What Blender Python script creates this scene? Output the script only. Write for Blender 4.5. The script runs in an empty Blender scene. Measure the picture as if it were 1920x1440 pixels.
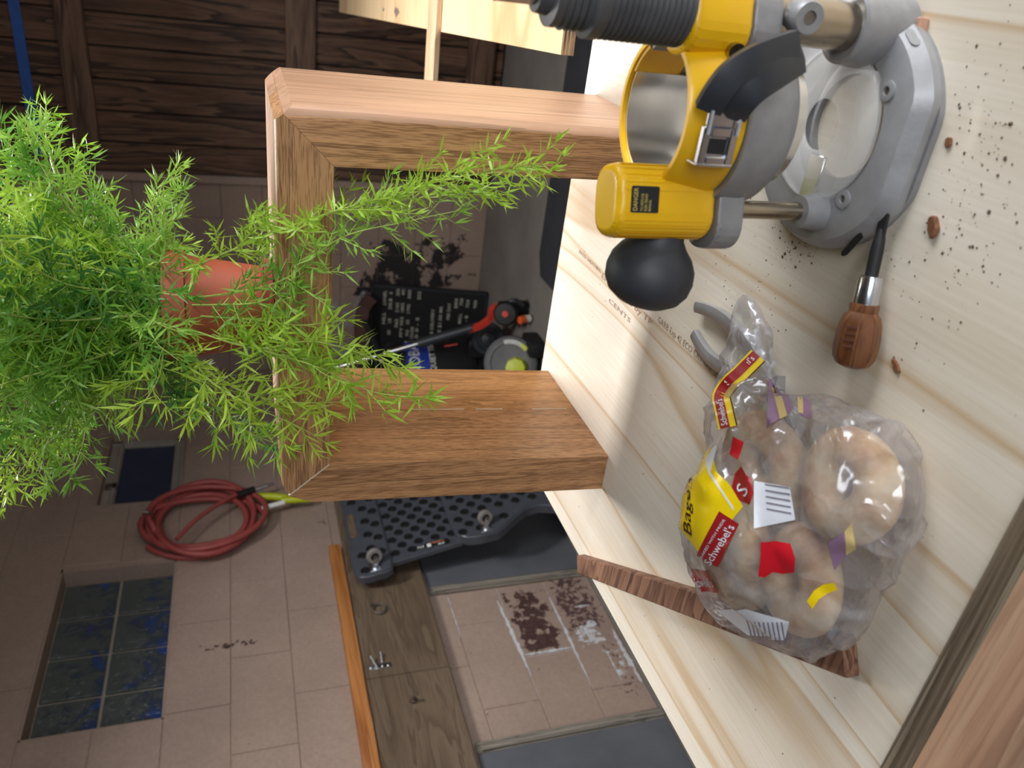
import bpy, bmesh, math, random
from mathutils import Vector, Matrix
from mathutils.bvhtree import BVHTree
random.seed(11)
S = bpy.context.scene
COL = S.collection
V = Vector

# ------------------------------------------------------------------ camera
cd = bpy.data.cameras.new('camera'); cam = bpy.data.objects.new('camera', cd); COL.objects.link(cam)
cd.sensor_fit = 'HORIZONTAL'; cd.sensor_width = 36.0; cd.lens = 36.0 * 1472.0 / 1920.0
right = V((0.12041, -0.29608, -0.94754)); up = V((0.87300, 0.48600, -0.04092)); fwd = V((-0.47262, 0.82228, -0.31700))
cam.matrix_world = Matrix((
    (right.x, up.x, -fwd.x, 0.0), (right.y, up.y, -fwd.y, 0.0), (right.z, up.z, -fwd.z, 0.40), (0, 0, 0, 1)))
cd.clip_start = 0.01; cd.clip_end = 60
cd.dof.use_dof = True; cd.dof.focus_distance = 0.76; cd.dof.aperture_fstop = 9.0
S.camera = cam

# ------------------------------------------------------------------ light
def lin(c):
    return tuple((x / 12.92 if x <= 0.04045 else ((x + 0.055) / 1.055) ** 2.4) for x in c)
def hexc(r, g, b):
    return lin((r / 255.0, g / 255.0, b / 255.0))

W = bpy.data.worlds.new('daylight'); S.world = W; W.use_nodes = True
W.node_tree.nodes['Background'].inputs[0].default_value = (0.80, 0.88, 1.0, 1)
W.node_tree.nodes['Background'].inputs[1].default_value = 0.31

def area(name, loc, aim, sx, sy, power, col):
    l = bpy.data.lights.new(name, 'AREA'); l.shape = 'RECTANGLE'; l.size = sx; l.size_y = sy
    l.energy = power; l.color = col
    o = bpy.data.objects.new(name, l); COL.objects.link(o); o.location = loc
    o.rotation_euler = (V(aim) - V(loc)).to_track_quat('-Z', 'Y').to_euler()
    return o
area('side_area_light', (1.45, 0.85, 0.75), (-0.5, 0.8, -0.35), 1.3, 1.0, 12.5, (0.95, 0.98, 1.0)).data.spread = math.radians(95)  # no window here: unseen side light, set close to the table for falloff
area('garage_doorway_daylight', (1.1, -1.5, 1.15), (-0.7, 1.8, -0.5), 1.4, 1.0, 9, (0.95, 0.98, 1.0)).data.spread = math.radians(100)
area('ceiling_shop_light', (-0.50, 1.70, 1.48), (-0.50, 1.66, 0.0), 0.6, 0.16, 34, (1.0, 0.98, 0.96)).data.spread = math.radians(145)

vs = S.view_settings
vs.view_transform = 'Standard'; vs.look = 'None'; vs.gamma = 1.0; vs.use_curve_mapping = False
vs.exposure = 0.15

# ------------------------------------------------------------------ helpers: materials
def nodes(name):
    m = bpy.data.materials.new(name); m.use_nodes = True
    nt = m.node_tree; return m, nt, nt.nodes, nt.links, nt.nodes['Principled BSDF']
def rgba(c): return (c[0], c[1], c[2], 1.0)
def ramp(nd, stops):
    r = nd.new('ShaderNodeValToRGB'); e = r.color_ramp.elements
    e[0].position = stops[0][0]; e[0].color = rgba(stops[0][1])
    e[1].position = stops[-1][0]; e[1].color = rgba(stops[-1][1])
    for p, c in stops[1:-1]:
        x = e.new(p); x.color = rgba(c)
    return r
def coords(nd, lk, kind='Object', scale=(1, 1, 1), loc=(0, 0, 0)):
    if kind == 'World':
        t = nd.new('ShaderNodeNewGeometry'); out = t.outputs['Position']
    else:
        t = nd.new('ShaderNodeTexCoord'); out = t.outputs[kind]
    m = nd.new('ShaderNodeMapping'); m.inputs['Scale'].default_value = scale; m.inputs['Location'].default_value = loc
    lk.new(out, m.inputs['Vector']); return m.outputs['Vector']
def noise(nd, lk, vec, scale, detail=4, rough=0.55, dist=0.0):
    n = nd.new('ShaderNodeTexNoise'); n.inputs['Scale'].default_value = scale; n.inputs['Detail'].default_value = detail
    n.inputs['Roughness'].default_value = rough; n.inputs['Distortion'].default_value = dist
    lk.new(vec, n.inputs['Vector']); return n.outputs['Fac']
def mix(nd, lk, fac, a, b, mode='MIX'):
    m = nd.new('ShaderNodeMix'); m.data_type = 'RGBA'; m.blend_type = mode
    for s, x in ((0, fac), (6, a), (7, b)):
        if isinstance(x, (int, float)): m.inputs[s].default_value = x
        elif isinstance(x, tuple): m.inputs[s].default_value = rgba(x)
        else: lk.new(x, m.inputs[s])
    return m.outputs[2]
def mth(nd, lk, op, a, b=0.0, clamp=False):
    m = nd.new('ShaderNodeMath'); m.operation = op; m.use_clamp = clamp
    for s, x in ((0, a), (1, b)):
        if isinstance(x, (int, float)): m.inputs[s].default_value = x
        else: lk.new(x, m.inputs[s])
    return m.outputs[0]
def bump(nd, lk, bsdf, h, strength=0.2, dist=0.002):
    b = nd.new('ShaderNodeBump'); b.inputs['Strength'].default_value = strength; b.inputs['Distance'].default_value = dist
    lk.new(h, b.inputs['Height']); lk.new(b.outputs[0], bsdf.inputs['Normal'])

def plain(name, col, rough=0.5, metal=0.0, var=0.12, scale=30.0, bmp=0.0, coat=0.0, spec=0.5):
    """a plain surface with a little mottling"""
    m, nt, nd, lk, b = nodes(name)
    v = coords(nd, lk)
    f = noise(nd, lk, v, scale, 5)
    lo = tuple(max(0, x * (1 - var)) for x in col); hi = tuple(min(1, x * (1 + var)) for x in col)
    r = ramp(nd, [(0.3, lo), (0.7, hi)]); lk.new(f, r.inputs[0])
    lk.new(r.outputs[0], b.inputs['Base Color'])
    b.inputs['Roughness'].default_value = rough; b.inputs['Metallic'].default_value = metal
    b.inputs['Coat Weight'].default_value = coat; b.inputs['Specular IOR Level'].default_value = spec
    if bmp: bump(nd, lk, b, noise(nd, lk, v, scale * 6, 3), bmp, 0.001)
    return m

def wood(name, light, mid, dark, axis, band=14.0, along=0.9, pores=0.5, rough=0.45, fine=260.0, spec=0.35, kind='Object', seed=0.0):
    """grain running along an axis: broad cathedral bands, fibres and pores"""
    m, nt, nd, lk, b = nodes(name)
    sc = [band, band, band]; sc[axis] = along
    v = coords(nd, lk, kind, tuple(sc), (seed, seed * 1.7, seed * 0.6))
    n1 = noise(nd, lk, v, 1.0, 3, 0.5, 0.6)
    wv = mth(nd, lk, 'FRACT', mth(nd, lk, 'MULTIPLY', n1, 7.0))
    r = ramp(nd, [(0.0, light), (0.55, mid), (0.9, dark), (1.0, light)]); lk.new(wv, r.inputs[0])
    sf = [fine, fine, fine]; sf[axis] = fine * 0.035
    vf = coords(nd, lk, kind, tuple(sf), (seed, seed, seed))
    n2 = noise(nd, lk, vf, 1.0, 4, 0.6)
    pr = ramp(nd, [(0.36, tuple(x * 0.35 for x in dark)), (0.50, (1, 1, 1))]); lk.new(n2, pr.inputs[0])
    c = mix(nd, lk, pores, r.outputs[0], pr.outputs[0], 'MULTIPLY')
    sb = [band * .35] * 3; sb[axis] = along * .5
    n3 = noise(nd, lk, coords(nd, lk, kind, tuple(sb), (seed * 2, 0, 0)), 1.0, 2)
    r3 = ramp(nd, [(0.3, (0.78, 0.74, 0.70)), (0.7, (1.05, 1.04, 1.03))]); lk.new(n3, r3.inputs[0])
    c = mix(nd, lk, 1.0, c, r3.outputs[0], 'MULTIPLY')
    lk.new(c, b.inputs['Base Color']); b.inputs['Roughness'].default_value = rough
    b.inputs['Specular IOR Level'].default_value = spec
    bump(nd, lk, b, n2, 0.12, 0.0006)
    return m

def oak(name, base, axis, seed, pore=0.62):
    """red oak: even warm ground, short dark open pores gathered in growth bands"""
    m, nt, nd, lk, b = nodes(name)
    def st(across, along, off=0.0):
        s = [across] * 3; s[axis] = along
        return coords(nd, lk, 'Object', tuple(s), (seed + off, seed * 1.3, seed * .7 + off))
    g = noise(nd, lk, st(40, 1.2), 1.0, 3, .5, .5)
    band = mth(nd, lk, 'FRACT', mth(nd, lk, 'MULTIPLY', g, 5.0))
    lo = tuple(x * .80 for x in base); hi = tuple(min(1, x * 1.14) for x in base)
    r = ramp(nd, [(0.0, hi), (.6, base), (1.0, lo)]); lk.new(band, r.inputs[0])
    n2 = noise(nd, lk, st(1050, 48, 2), 1.0, 2, .5)
    thr = mth(nd, lk, 'SUBTRACT', n2, mth(nd, lk, 'MULTIPLY', band, .10))
    pr = ramp(nd, [(.36, (.34, .26, .20)), (.48, (1, 1, 1))]); lk.new(thr, pr.inputs[0])
    c = mix(nd, lk, pore, r.outputs[0], pr.outputs[0], 'MULTIPLY')
    n3 = noise(nd, lk, st(7, .8, 5), 1.0, 2)
    r3 = ramp(nd, [(.3, (.84, .80, .76)), (.7, (1.06, 1.05, 1.04))]); lk.new(n3, r3.inputs[0])
    c = mix(nd, lk, 1.0, c, r3.outputs[0], 'MULTIPLY')
    lk.new(c, b.inputs['Base Color']); b.inputs['Roughness'].default_value = .40; b.inputs['Specular IOR Level'].default_value = .4
    bump(nd, lk, b, n2, .10, .0005)
    return m

# ------------------------------------------------------------------ helpers: geometry
def origin(o):
    p = V((0, 0, 0))
    while o is not None:
        p += o.location; o = o.parent
    return p
def link(name, me, mat, parent=None):
    o = bpy.data.objects.new(name, me); COL.objects.link(o)
    if mat is not None and not me.materials: me.materials.append(mat)
    if parent is not None: o.parent = parent
    return o
def obj(name, bm, mat, parent=None, smooth=40):
    me = bpy.data.meshes.new(name)
    if parent is not None:
        off = origin(parent)
        bmesh.ops.translate(bm, verts=bm.verts, vec=-off)
    bm.normal_update()
    bm.to_mesh(me); bm.free()
    if smooth:
        for p in me.polygons: p.use_smooth = True
        me.set_sharp_from_angle(angle=math.radians(smooth))
    return link(name, me, mat, parent)
def thing(name, label, cat, loc, group=None):
    o = bpy.data.objects.new(name, None); COL.objects.link(o); o.location = loc; o.empty_display_size = 0.02
    return tag(o, label, cat, group)
def tag(o, label, cat, group=None, kind=None):
    o['label'] = label; o['category'] = cat
    if group: o['group'] = group
    if kind: o['kind'] = kind
    return o
def struct(o):
    o['kind'] = 'structure'; return o
def rebase(o, loc):
    """put a single-mesh thing's origin at its base"""
    o.data.transform(Matrix.Translation(-V(loc))); o.location = loc; return o
def B(): return bmesh.new()
def frame(z, xhint=None):
    z = V(z).normalized()
    h = V(xhint) if xhint is not None else (V((0, 0, 1)) if abs(z.z) < 0.9 else V((1, 0, 0)))
    x = (h - z * h.dot(z)).normalized(); y = z.cross(x)
    return Matrix(((x.x, y.x, z.x), (x.y, y.y, z.y), (x.z, y.z, z.z)))
def box(bm, lo, hi, bev=0.0, seg=1, rot=None, piv=None):
    lo, hi = V(lo), V(hi); c = (lo + hi) / 2
    g = bmesh.ops.create_cube(bm, size=1.0); vs_ = g['verts']
    for v in vs_:
        v.co = V((v.co.x * (hi.x - lo.x), v.co.y * (hi.y - lo.y), v.co.z * (hi.z - lo.z))) + c
    if bev:
        ed = list({e for v in vs_ for e in v.link_edges})
        r = bmesh.ops.bevel(bm, geom=ed, offset=bev, segments=seg, affect='EDGES', profile=0.5)
        vs_ = list({v for f in r['faces'] for v in f.verts} | {v for v in vs_ if v.is_valid})
    if rot is not None:
        p = V(piv) if piv is not None else c
        for v in vs_: v.co = rot @ (v.co - p) + p
    return vs_
def loft(bm, rings, cap=True, closed=False):
    rs = [[bm.verts.new(p) for p in r] for r in rings]
    n = len(rs[0]); m = len(rs)
    for i in range(m if closed else m - 1):
        a, b = rs[i], rs[(i + 1) % m]
        for j in range(n):
            k = (j + 1) % n
            bm.faces.new((a[j], a[k], b[k], b[j]))
    if cap and not closed:
        bm.faces.new(list(reversed(rs[0]))); bm.faces.new(rs[-1])
    return rs
def lathe(bm, prof, c, axis=(0, 0, 1), n=32, cap=True):
    M3 = frame(axis); c = V(c); rings = []
    for r, z in prof:
        rings.append([c + M3 @ V((max(r, 1e-5) * math.cos(2 * math.pi * k / n), max(r, 1e-5) * math.sin(2 * math.pi * k / n), z)) for k in range(n)])
    loft(bm, rings, cap)
def ringlathe(bm, prof, c, axis=(0, 0, 1), n=40):
    """closed profile turned round an axis (a ring with a hole)"""
    M3 = frame(axis); c = V(c)
    rings = [[c + M3 @ V((r * math.cos(2 * math.pi * k / n), r * math.sin(2 * math.pi * k / n), z)) for r, z in prof] for k in range(n)]
    loft(bm, rings, cap=False, closed=True)
    bmesh.ops.recalc_face_normals(bm, faces=bm.faces)
def cyl(bm, p0, p1, r0, r1=None, n=20):
    p0, p1 = V(p0), V(p1); d = p1 - p0
    lathe(bm, [(r0, 0), (r0 if r1 is None else r1, d.length)], p0, d, n)
def smoothpts(pts, sub=6):
    P = [V(p) for p in pts]; out = []
    for i in range(len(P) - 1):
        a = P[max(i - 1, 0)]; b = P[i]; c = P[i + 1]; d = P[min(i + 2, len(P) - 1)]
        for s in range(sub):
            t = s / sub
            out.append(0.5 * ((2 * b) + (c - a) * t + (2 * a - 5 * b + 4 * c - d) * t * t + (3 * b - a - 3 * c + d) * t ** 3))
    out.append(P[-1]); return out
def sweep(bm, pts, sect, hint=(0, 0, 1), closed=False, scale=None):
    """sect: 2D polygon (x along hint, y sideways)"""
    n = len(pts); rings = []
    for i, p in enumerate(pts):
        a = pts[(i - 1) % n] if closed else pts[max(i - 1, 0)]
        b = pts[(i + 1) % n] if closed else pts[min(i + 1, n - 1)]
        M3 = frame(V(b) - V(a), hint); s = scale(i / (n - 1)) if scale else 1.0
        rings.append([V(p) + M3 @ V((x * s, y * s, 0)) for x, y in sect])
    loft(bm, rings, cap=not closed, closed=closed)
def circ(r, n=8): return [(r * math.cos(2 * math.pi * k / n), r * math.sin(2 * math.pi * k / n)) for k in range(n)]
def tube(bm, pts, r, n=8, closed=False, scale=None, hint=(0.02, 0.03, 1)):
    sweep(bm, pts, circ(r, n), hint, closed, scale)
def prism(bm, poly, d, o=(0, 0, 0), ax=(1, 0, 0), ay=(0, 0, 1), az=(0, 1, 0), bev=0.0, seg=2):
    """polygon (x,y) in the plane ax,ay pushed d along az"""
    o, ax, ay, az = V(o), V(ax), V(ay), V(az)
    a = [bm.verts.new(o + ax * x + ay * y) for x, y in poly]
    b = [bm.verts.new(o + ax * x + ay * y + az * d) for x, y in poly]
    n = len(poly); f = [bm.faces.new(a), bm.faces.new(list(reversed(b)))]
    for i in range(n):
        j = (i + 1) % n; f.append(bm.faces.new((a[j], a[i], b[i], b[j])))
    bmesh.ops.recalc_face_normals(bm, faces=f)
    if bev:
        ed = list({e for q in f for e in q.edges})
        bmesh.ops.bevel(bm, geom=ed, offset=bev, segments=seg, affect='EDGES', profile=0.5)
def rpoly(x0, y0, x1, y1, r, n=5):
    out = []
    for cx, cy, a in ((x1 - r, y1 - r, 0), (x0 + r, y1 - r, 90), (x0 + r, y0 + r, 180), (x1 - r, y0 + r, 270)):
        for k in range(n + 1):
            t = math.radians(a + 90 * k / n); out.append((cx + r * math.cos(t), cy + r * math.sin(t)))
    return out
_tc = {}
def textdata(s, space=1.0):
    if (s, space) in _tc: return _tc[(s, space)]
    c = bpy.data.curves.new('lettering', 'FONT'); c.body = s; c.size = 1.0; c.resolution_u = 2; c.space_character = space; c.offset = 0.006
    o = bpy.data.objects.new('lettering', c); COL.objects.link(o)
    dg = bpy.context.evaluated_depsgraph_get(); me = o.evaluated_get(dg).to_mesh()
    vs_ = [v.co.copy() for v in me.vertices]; fs = [tuple(p.vertices) for p in me.polygons]
    o.evaluated_get(dg).to_mesh_clear(); bpy.data.objects.remove(o); bpy.data.curves.remove(c)
    _tc[(s, space)] = (vs_, fs); return vs_, fs
def text(bm, s, o, ax, ay, size, fit=None, space=1.0, fn=None):
    vs_, fs = textdata(s, space)
    if not vs_: return
    w = max(v.x for v in vs_)
    k = size; kx = fit / w if fit else size
    o, ax, ay = V(o), V(ax), V(ay)
    nv = []
    for v in vs_:
        p = o + ax * (v.x * kx) + ay * (v.y * k)
        if fn: p = fn(p)
        nv.append(bm.verts.new(p))
    for f in fs:
        try: bm.faces.new([nv[i] for i in f])
        except ValueError: pass

# ------------------------------------------------------------------ materials
WALLC = hexc(164, 142, 129)
def wallmat(name, stains):
    """taupe masonry paint, rubbed and peeling in places (world position)"""
    m, nt, nd, lk, b = nodes(name)
    v = coords(nd, lk, 'World')
    n1 = noise(nd, lk, v, 3.0, 5); n2 = noise(nd, lk, v, 90.0, 4)
    r = ramp(nd, [(0.3, tuple(x * 0.88 for x in WALLC)), (0.7, tuple(x * 1.08 for x in WALLC))]); lk.new(n1, r.inputs[0])
    r2 = ramp(nd, [(0.3, (0.9, 0.9, 0.9)), (0.7, (1.06, 1.06, 1.06))]); lk.new(n2, r2.inputs[0])
    c = mix(nd, lk, 1.0, r.outputs[0], r2.outputs[0], 'MULTIPLY')
    sp = noise(nd, lk, coords(nd, lk, 'World', (1, 1, 1), (3.1, 1, 7)), 26.0, 3, 0.7)
    spk = mth(nd, lk, 'GREATER_THAN', sp, 0.735)
    c = mix(nd, lk, spk, c, hexc(60, 45, 40))
    for (lo, hi, soft, scale, thr, col, col2) in stains:
        sep = nd.new('ShaderNodeSeparateXYZ'); lk.new(v, sep.inputs[0]); mask = None
        for k in range(3):
            if lo[k] is None: continue
            cc = (lo[k] + hi[k]) / 2; hw = (hi[k] - lo[k]) / 2
            d = mth(nd, lk, 'ABSOLUTE', mth(nd, lk, 'SUBTRACT', sep.outputs[k], cc))
            q = mth(nd, lk, 'DIVIDE', mth(nd, lk, 'SUBTRACT', hw, d), soft)
            mask = q if mask is None else mth(nd, lk, 'MINIMUM', mask, q)
        nn = noise(nd, lk, v, scale, 7, 0.66)
        mk = mth(nd, lk, 'ADD', mth(nd, lk, 'MULTIPLY', mth(nd, lk, 'SUBTRACT', nn, thr), 5.0), mth(nd, lk, 'MINIMUM', mask, 0.5))
        mk = mth(nd, lk, 'MULTIPLY', mth(nd, lk, 'SUBTRACT', mk, 0.35), 6.0, True)
        mk = mth(nd, lk, 'MINIMUM', mk, 1.0); mk = mth(nd, lk, 'MAXIMUM', mk, 0.0)
        sc = ramp(nd, [(0.4, col), (0.6, col2)]); lk.new(noise(nd, lk, v, 70.0, 4), sc.inputs[0])
        c = mix(nd, lk, mk, c, sc.outputs[0])
    lk.new(c, b.inputs['Base Color']); b.inputs['Roughness'].default_value = 0.62; b.inputs['Specular IOR Level'].default_value = 0.35
    bump(nd, lk, b, n2, 0.25, 0.002)
    return m
MARO = hexc(70, 48, 46); MARO2 = hexc(96, 70, 66); WHIT = hexc(196, 196, 200)
m_wall_l = wallmat('taupe_painted_block', [
    ((None, 1.90, -0.70), (None, 2.22, -0.53), 0.05, 17.0, 0.50, MARO, hexc(84, 62, 58)),
    ((None, 1.96, -0.90), (None, 2.27, -0.735), 0.06, 42.0, 0.50, hexc(84, 62, 66), MARO2),
    ((None, 1.62, -0.93), (None, 1.95, -0.80), 0.09, 60.0, 0.58, hexc(90, 66, 60), MARO2),
    ((None, 1.89, -0.86), (None, 2.00, -0.76), 0.03, 30.0, 0.46, WHIT, hexc(214, 214, 216)),
    ((None, 1.72, -0.90), (None, 1.86, -0.83), 0.03, 34.0, 0.55, WHIT, hexc(214, 214, 216)),
    ((None, 2.75, 0.02), (None, 3.3, 0.20), 0.08, 12.0, 0.60, hexc(92, 80, 74), hexc(104, 92, 84)),
    ((None, 2.12, 0.41), (None, 2.16, 0.62), 0.02, 40.0, 0.54, MARO, hexc(60, 50, 46)),
])
BLK = hexc(44, 38, 40)
m_wall_b = wallmat('taupe_painted_block_stained', [
    ((-2.3, None, -0.86), (-1.42, None, -0.18), 0.10, 7.0, 0.53, BLK, hexc(58, 50, 50)),
    ((-1.95, None, -0.60), (-1.50, None, -0.30), 0.08, 9.0, 0.45, BLK, hexc(52, 46, 48)),
    ((-2.3, None, -0.35), (-1.75, None, 0.05), 0.08, 11.0, 0.55, hexc(176, 172, 172), hexc(150, 146, 148)),
])
m_mortar = plain('mortar', hexc(132, 112, 100), 0.9, var=0.15, scale=40, bmp=0.3)
m_mortarw = wallmat('efflorescent_mortar', [
    ((None, 1.70, -0.93), (None, 2.26, -0.48), 0.05, 14.0, 0.40, WHIT, hexc(216, 216, 220))])
m_floor = plain('concrete_floor', hexc(128, 122, 116), 0.75, var=0.18, scale=3.5, bmp=0.15)
m_ceil = plain('dark_rafter_ceiling', hexc(84, 72, 64), 0.9, var=0.2, scale=4)
m_doorwood = wood('aged_brown_plank', hexc(128, 98, 78), hexc(104, 76, 60), hexc(60, 44, 38), 2, 9, 0.8, 0.5, 0.6)
m_doorbat = wood('aged_brown_batten', hexc(136, 108, 90), hexc(116, 90, 74), hexc(80, 60, 50), 0, 9, 0.8, 0.4, 0.6)
m_blue = plain('blue_tape', hexc(44, 92, 176), 0.5, var=0.1)
m_greyp = plain('grey_panel', hexc(96, 98, 104), 0.42, var=0.16, scale=5, bmp=0.08)
m_strip = wood('weathered_grey_strip', hexc(160, 154, 144), hexc(140, 134, 124), hexc(104, 98, 92), 2, 30, 2, 0.4, 0.7)
m_plyold = wood('old_dark_plywood', hexc(118, 102, 84), hexc(112, 95, 78), hexc(98, 81, 66), 1, 9, 1.6, 0.30, 0.7)
m_orange = wood('orange_pine', hexc(206, 146, 90), hexc(190, 126, 70), hexc(150, 88, 46), 1, 16, 0.8, 0.2, 0.5)
m_steel = plain('bright_steel', hexc(196, 196, 198), 0.28, 1.0, 0.1, 60)
m_zinc = plain('zinc_plate', hexc(214, 218, 226), 0.22, 1.0, 0.1, 60)
m_rust = plain('tarnished_steel', hexc(128, 118, 108), 0.5, 0.8, 0.2, 80)
m_black = plain('black_plastic', hexc(48, 51, 57), 0.38, var=0.1, spec=0.6)
m_slate = plain('slate_black_plastic', hexc(70, 74, 82), 0.36, var=0.1, spec=0.6)
m_blackm = plain('matt_black', hexc(26, 26, 28), 0.6, var=0.15)
m_rubber = plain('black_rubber', hexc(52, 54, 60), 0.55, var=0.16, scale=26, bmp=0.06, spec=0.6)
m_wheel = plain('grey_rubber_wheel', hexc(128, 122, 118), 0.7, var=0.1)
m_white = plain('white_print', hexc(232, 232, 228), 0.5, var=0.03)
m_cream = plain('cream_print', hexc(206, 204, 190), 0.6, var=0.05)
m_red = plain('red_plastic', hexc(206, 62, 46), 0.35, var=0.08)
m_lime = plain('lime_plastic', hexc(190, 200, 30), 0.4, var=0.08)
m_hose = plain('red_rubber_hose', hexc(160, 74, 70), 0.5, var=0.14, scale=18)
m_frame2 = plain('grey_window_frame', hexc(156, 146, 134), 0.6, var=0.1)
m_pane = plain('dark_blue_pane', hexc(44, 56, 80), 0.25, var=0.15, scale=4)
m_brownwood = plain('red_brown_wood', hexc(84, 54, 46), 0.5, var=0.2, scale=14)
m_bluelab = plain('blue_label', hexc(34, 58, 158), 0.4, var=0.06)
m_mat = plain('black_rubber_mat', hexc(52, 54, 60), 0.7, var=0.15, scale=8)

# oak of the bench, pine ply of the table
m_oak_z = oak('red_oak_upright', hexc(190, 144, 102), 2, 1.3)
m_oak_z2 = oak('red_oak_upright_warm', hexc(200, 150, 100), 2, 4.1, .45)
m_oak_x = oak('red_oak_rail', hexc(190, 145, 105), 0, 2.2)
def plymat(name, axis, base, vein, band, along, amount, seed):
    """rotary-cut veneer: wide soft wandering veins and faint fibre"""
    m, nt, nd, lk, b = nodes(name)
    def st(a, l): 
        s = [a] * 3; s[axis] = l; return coords(nd, lk, 'Object', tuple(s), (seed, seed * .7, seed))
    g = noise(nd, lk, st(band, along), 1.0, 2, .45, .35)
    w = mth(nd, lk, 'FRACT', mth(nd, lk, 'MULTIPLY', g, 6.0))
    r = ramp(nd, [(0.0, base), (.45, base), (.80, tuple(x * (1 - amount) + y * amount for x, y in zip(base, vein))), (.93, vein), (1.0, base)]); lk.new(w, r.inputs[0])
    n2 = noise(nd, lk, st(300, 9), 1.0, 3, .6)
    r2 = ramp(nd, [(.3, (.93, .91, .88)), (.7, (1.03, 1.03, 1.03))]); lk.new(n2, r2.inputs[0])
    c = mix(nd, lk, 1.0, r.outputs[0], r2.outputs[0], 'MULTIPLY')
    n3 = noise(nd, lk, st(6, 2.0), 1.0, 3); r3 = ramp(nd, [(.3, (.93, .90, .86)), (.65, (1.02, 1.02, 1.02))]); lk.new(n3, r3.inputs[0])
    c = mix(nd, lk, 1.0, c, r3.outputs[0], 'MULTIPLY')
    lk.new(c, b.inputs['Base Color']); b.inputs['Roughness'].default_value = .48; b.inputs['Specular IOR Level'].default_value = .35
    bump(nd, lk, b, n2, .06, .0005); return m
m_ply = plymat('pale_pine_plywood', 1, hexc(229, 221, 208), hexc(206, 182, 152), 9.0, .45, .3, 3.4)
m_ply2 = plymat('tan_birch_plywood', 0, hexc(218, 192, 154), hexc(198, 164, 122), 3.0, .4, .3, 1.4)
m_plyedge = wood('plywood_edge', hexc(196, 160, 116), hexc(168, 130, 92), hexc(112, 84, 60), 0, 3, 3, 0.2, 0.6)
m_rail = wood('weathered_rail', hexc(206, 170, 142), hexc(196, 156, 128), hexc(166, 128, 104), 0, 18, 0.7, 0.25, 0.6)
m_railg = wood('grey_rail_edge', hexc(150, 138, 118), hexc(130, 116, 98), hexc(92, 78, 62), 0, 30, 0.9, 0.45, 0.7)
m_walnut = wood('walnut_strip', hexc(150, 112, 90), hexc(132, 96, 76), hexc(100, 68, 54), 0, 30, 3, 0.45, 0.55)
m_stick = wood('pale_stick', hexc(210, 182, 152), hexc(198, 168, 138), hexc(176, 144, 114), 0, 22, 1, 0.2, 0.55)

# ================================================================== SETTING
FZ = -0.925; XW = -2.25; YB = 4.2; CH = 0.2036; BL = 0.385
def slab(name, lo, hi, mat, kind='structure'):
    bm = B(); box(bm, lo, hi); o = obj(name, bm, mat, smooth=0); o['kind'] = kind; return o
floor = slab('floor', (-2.6, -3.0, FZ - 0.1), (3.2, 4.6, FZ), m_floor)
slab('ceiling', (-2.6, -3.0, 1.62), (3.2, 4.6, 1.7), m_ceil)
# left wall: backing with two openings, then every block
WIN1 = (1.872, 2.642, 0.704, 0.704 + 2 * CH); WIN2 = (3.03, 3.60, 0.715, 1.045)
def backing(name, lo_u, hi_u, holes, mk):
    us = sorted({lo_u, hi_u, *[h[0] for h in holes], *[h[1] for h in holes]})
    bm = B()
    for a, b_ in zip(us, us[1:]):
        hs = [h for h in holes if h[0] <= a + 1e-6 and h[1] >= b_ - 1e-6]
        z = FZ
        for h in sorted(hs, key=lambda q: q[2]):
            mk(bm, a, b_, z, h[2]); z = h[3]
        mk(bm, a, b_, z, 1.62)
    return bm
REC = 0.004
bm = backing('wall_left', -3.0, YB, [WIN1, WIN2], lambda b_, u0, u1, z0, z1: box(b_, (XW - 0.2, u0, z0), (XW - REC, u1, z1)))
wall_left = struct(obj('wall_left', bm, m_mortarw, smooth=0))
bm = B(); box(bm, (XW - 0.2, YB + REC, FZ), (3.2, YB + 0.2, 1.62)); wall_back = struct(obj('wall_back', bm, m_mortar, smooth=0))
_bc = {}
def blockmesh(l, h, axis):
    k = (round(l, 3), round(h, 3), axis)
    if k not in _bc:
        b_ = B(); t = 0.012
        box(b_, (-t, -l / 2 + 0.0014, -h / 2 + 0.0014) if axis == 0 else (-l / 2 + 0.0014, -t, -h / 2 + 0.0014),
            (0, l / 2 - 0.0014, h / 2 - 0.0014) if axis == 0 else (l / 2 - 0.0014, 0, h / 2 - 0.0014), 0.0016)
        if axis == 1: bmesh.ops.translate(b_, verts=b_.verts, vec=(0, t, 0))
        me = bpy.data.meshes.new('block'); b_.to_mesh(me); b_.free(); _bc[k] = me
    return _bc[k]
def lay(parent, axis, u_lo, u_hi, off, holes, mat, z_hi):
    rows = int(math.ceil((z_hi - FZ) / CH))
    for r in range(rows):
        z0 = FZ + r * CH; z1 = min(z0 + CH, z_hi)
        o = off + (BL / 2 if r % 2 == 0 else 0)
        k = math.floor((u_lo - o) / BL)
        while o + k * BL < u_hi - 0.01:
            segs = [(max(o + k * BL, u_lo), min(o + (k + 1) * BL, u_hi))]
            for h in holes:
                if h[3] <= z0 + 0.02 or h[2] >= z1 - 0.02: continue
                ns = []
                for a, b_ in segs:
                    if h[1] <= a or h[0] >= b_: ns.append((a, b_)); continue
                    if h[0] > a: ns.append((a, h[0]))
                    if h[1] < b_: ns.append((h[1], b_))
                segs = ns
            for a, b_ in segs:
                if b_ - a < 0.02: continue
                me = blockmesh(b_ - a, z1 - z0, axis)
                w = random.uniform(-0.0012, 0.0008)
                c = link('block', me, mat, parent)
                c.location = (XW + w, (a + b_) / 2, (z0 + z1) / 2) if axis == 0 else ((a + b_) / 2, YB - w - 0.0, (z0 + z1) / 2)
            k += 1
lay(wall_left, 0, 1.10, YB, 1.886 - 3 * BL, [WIN1, (WIN2[0], WIN2[1], 0.704, 1.05)], m_wall_l, 1.52)
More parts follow.
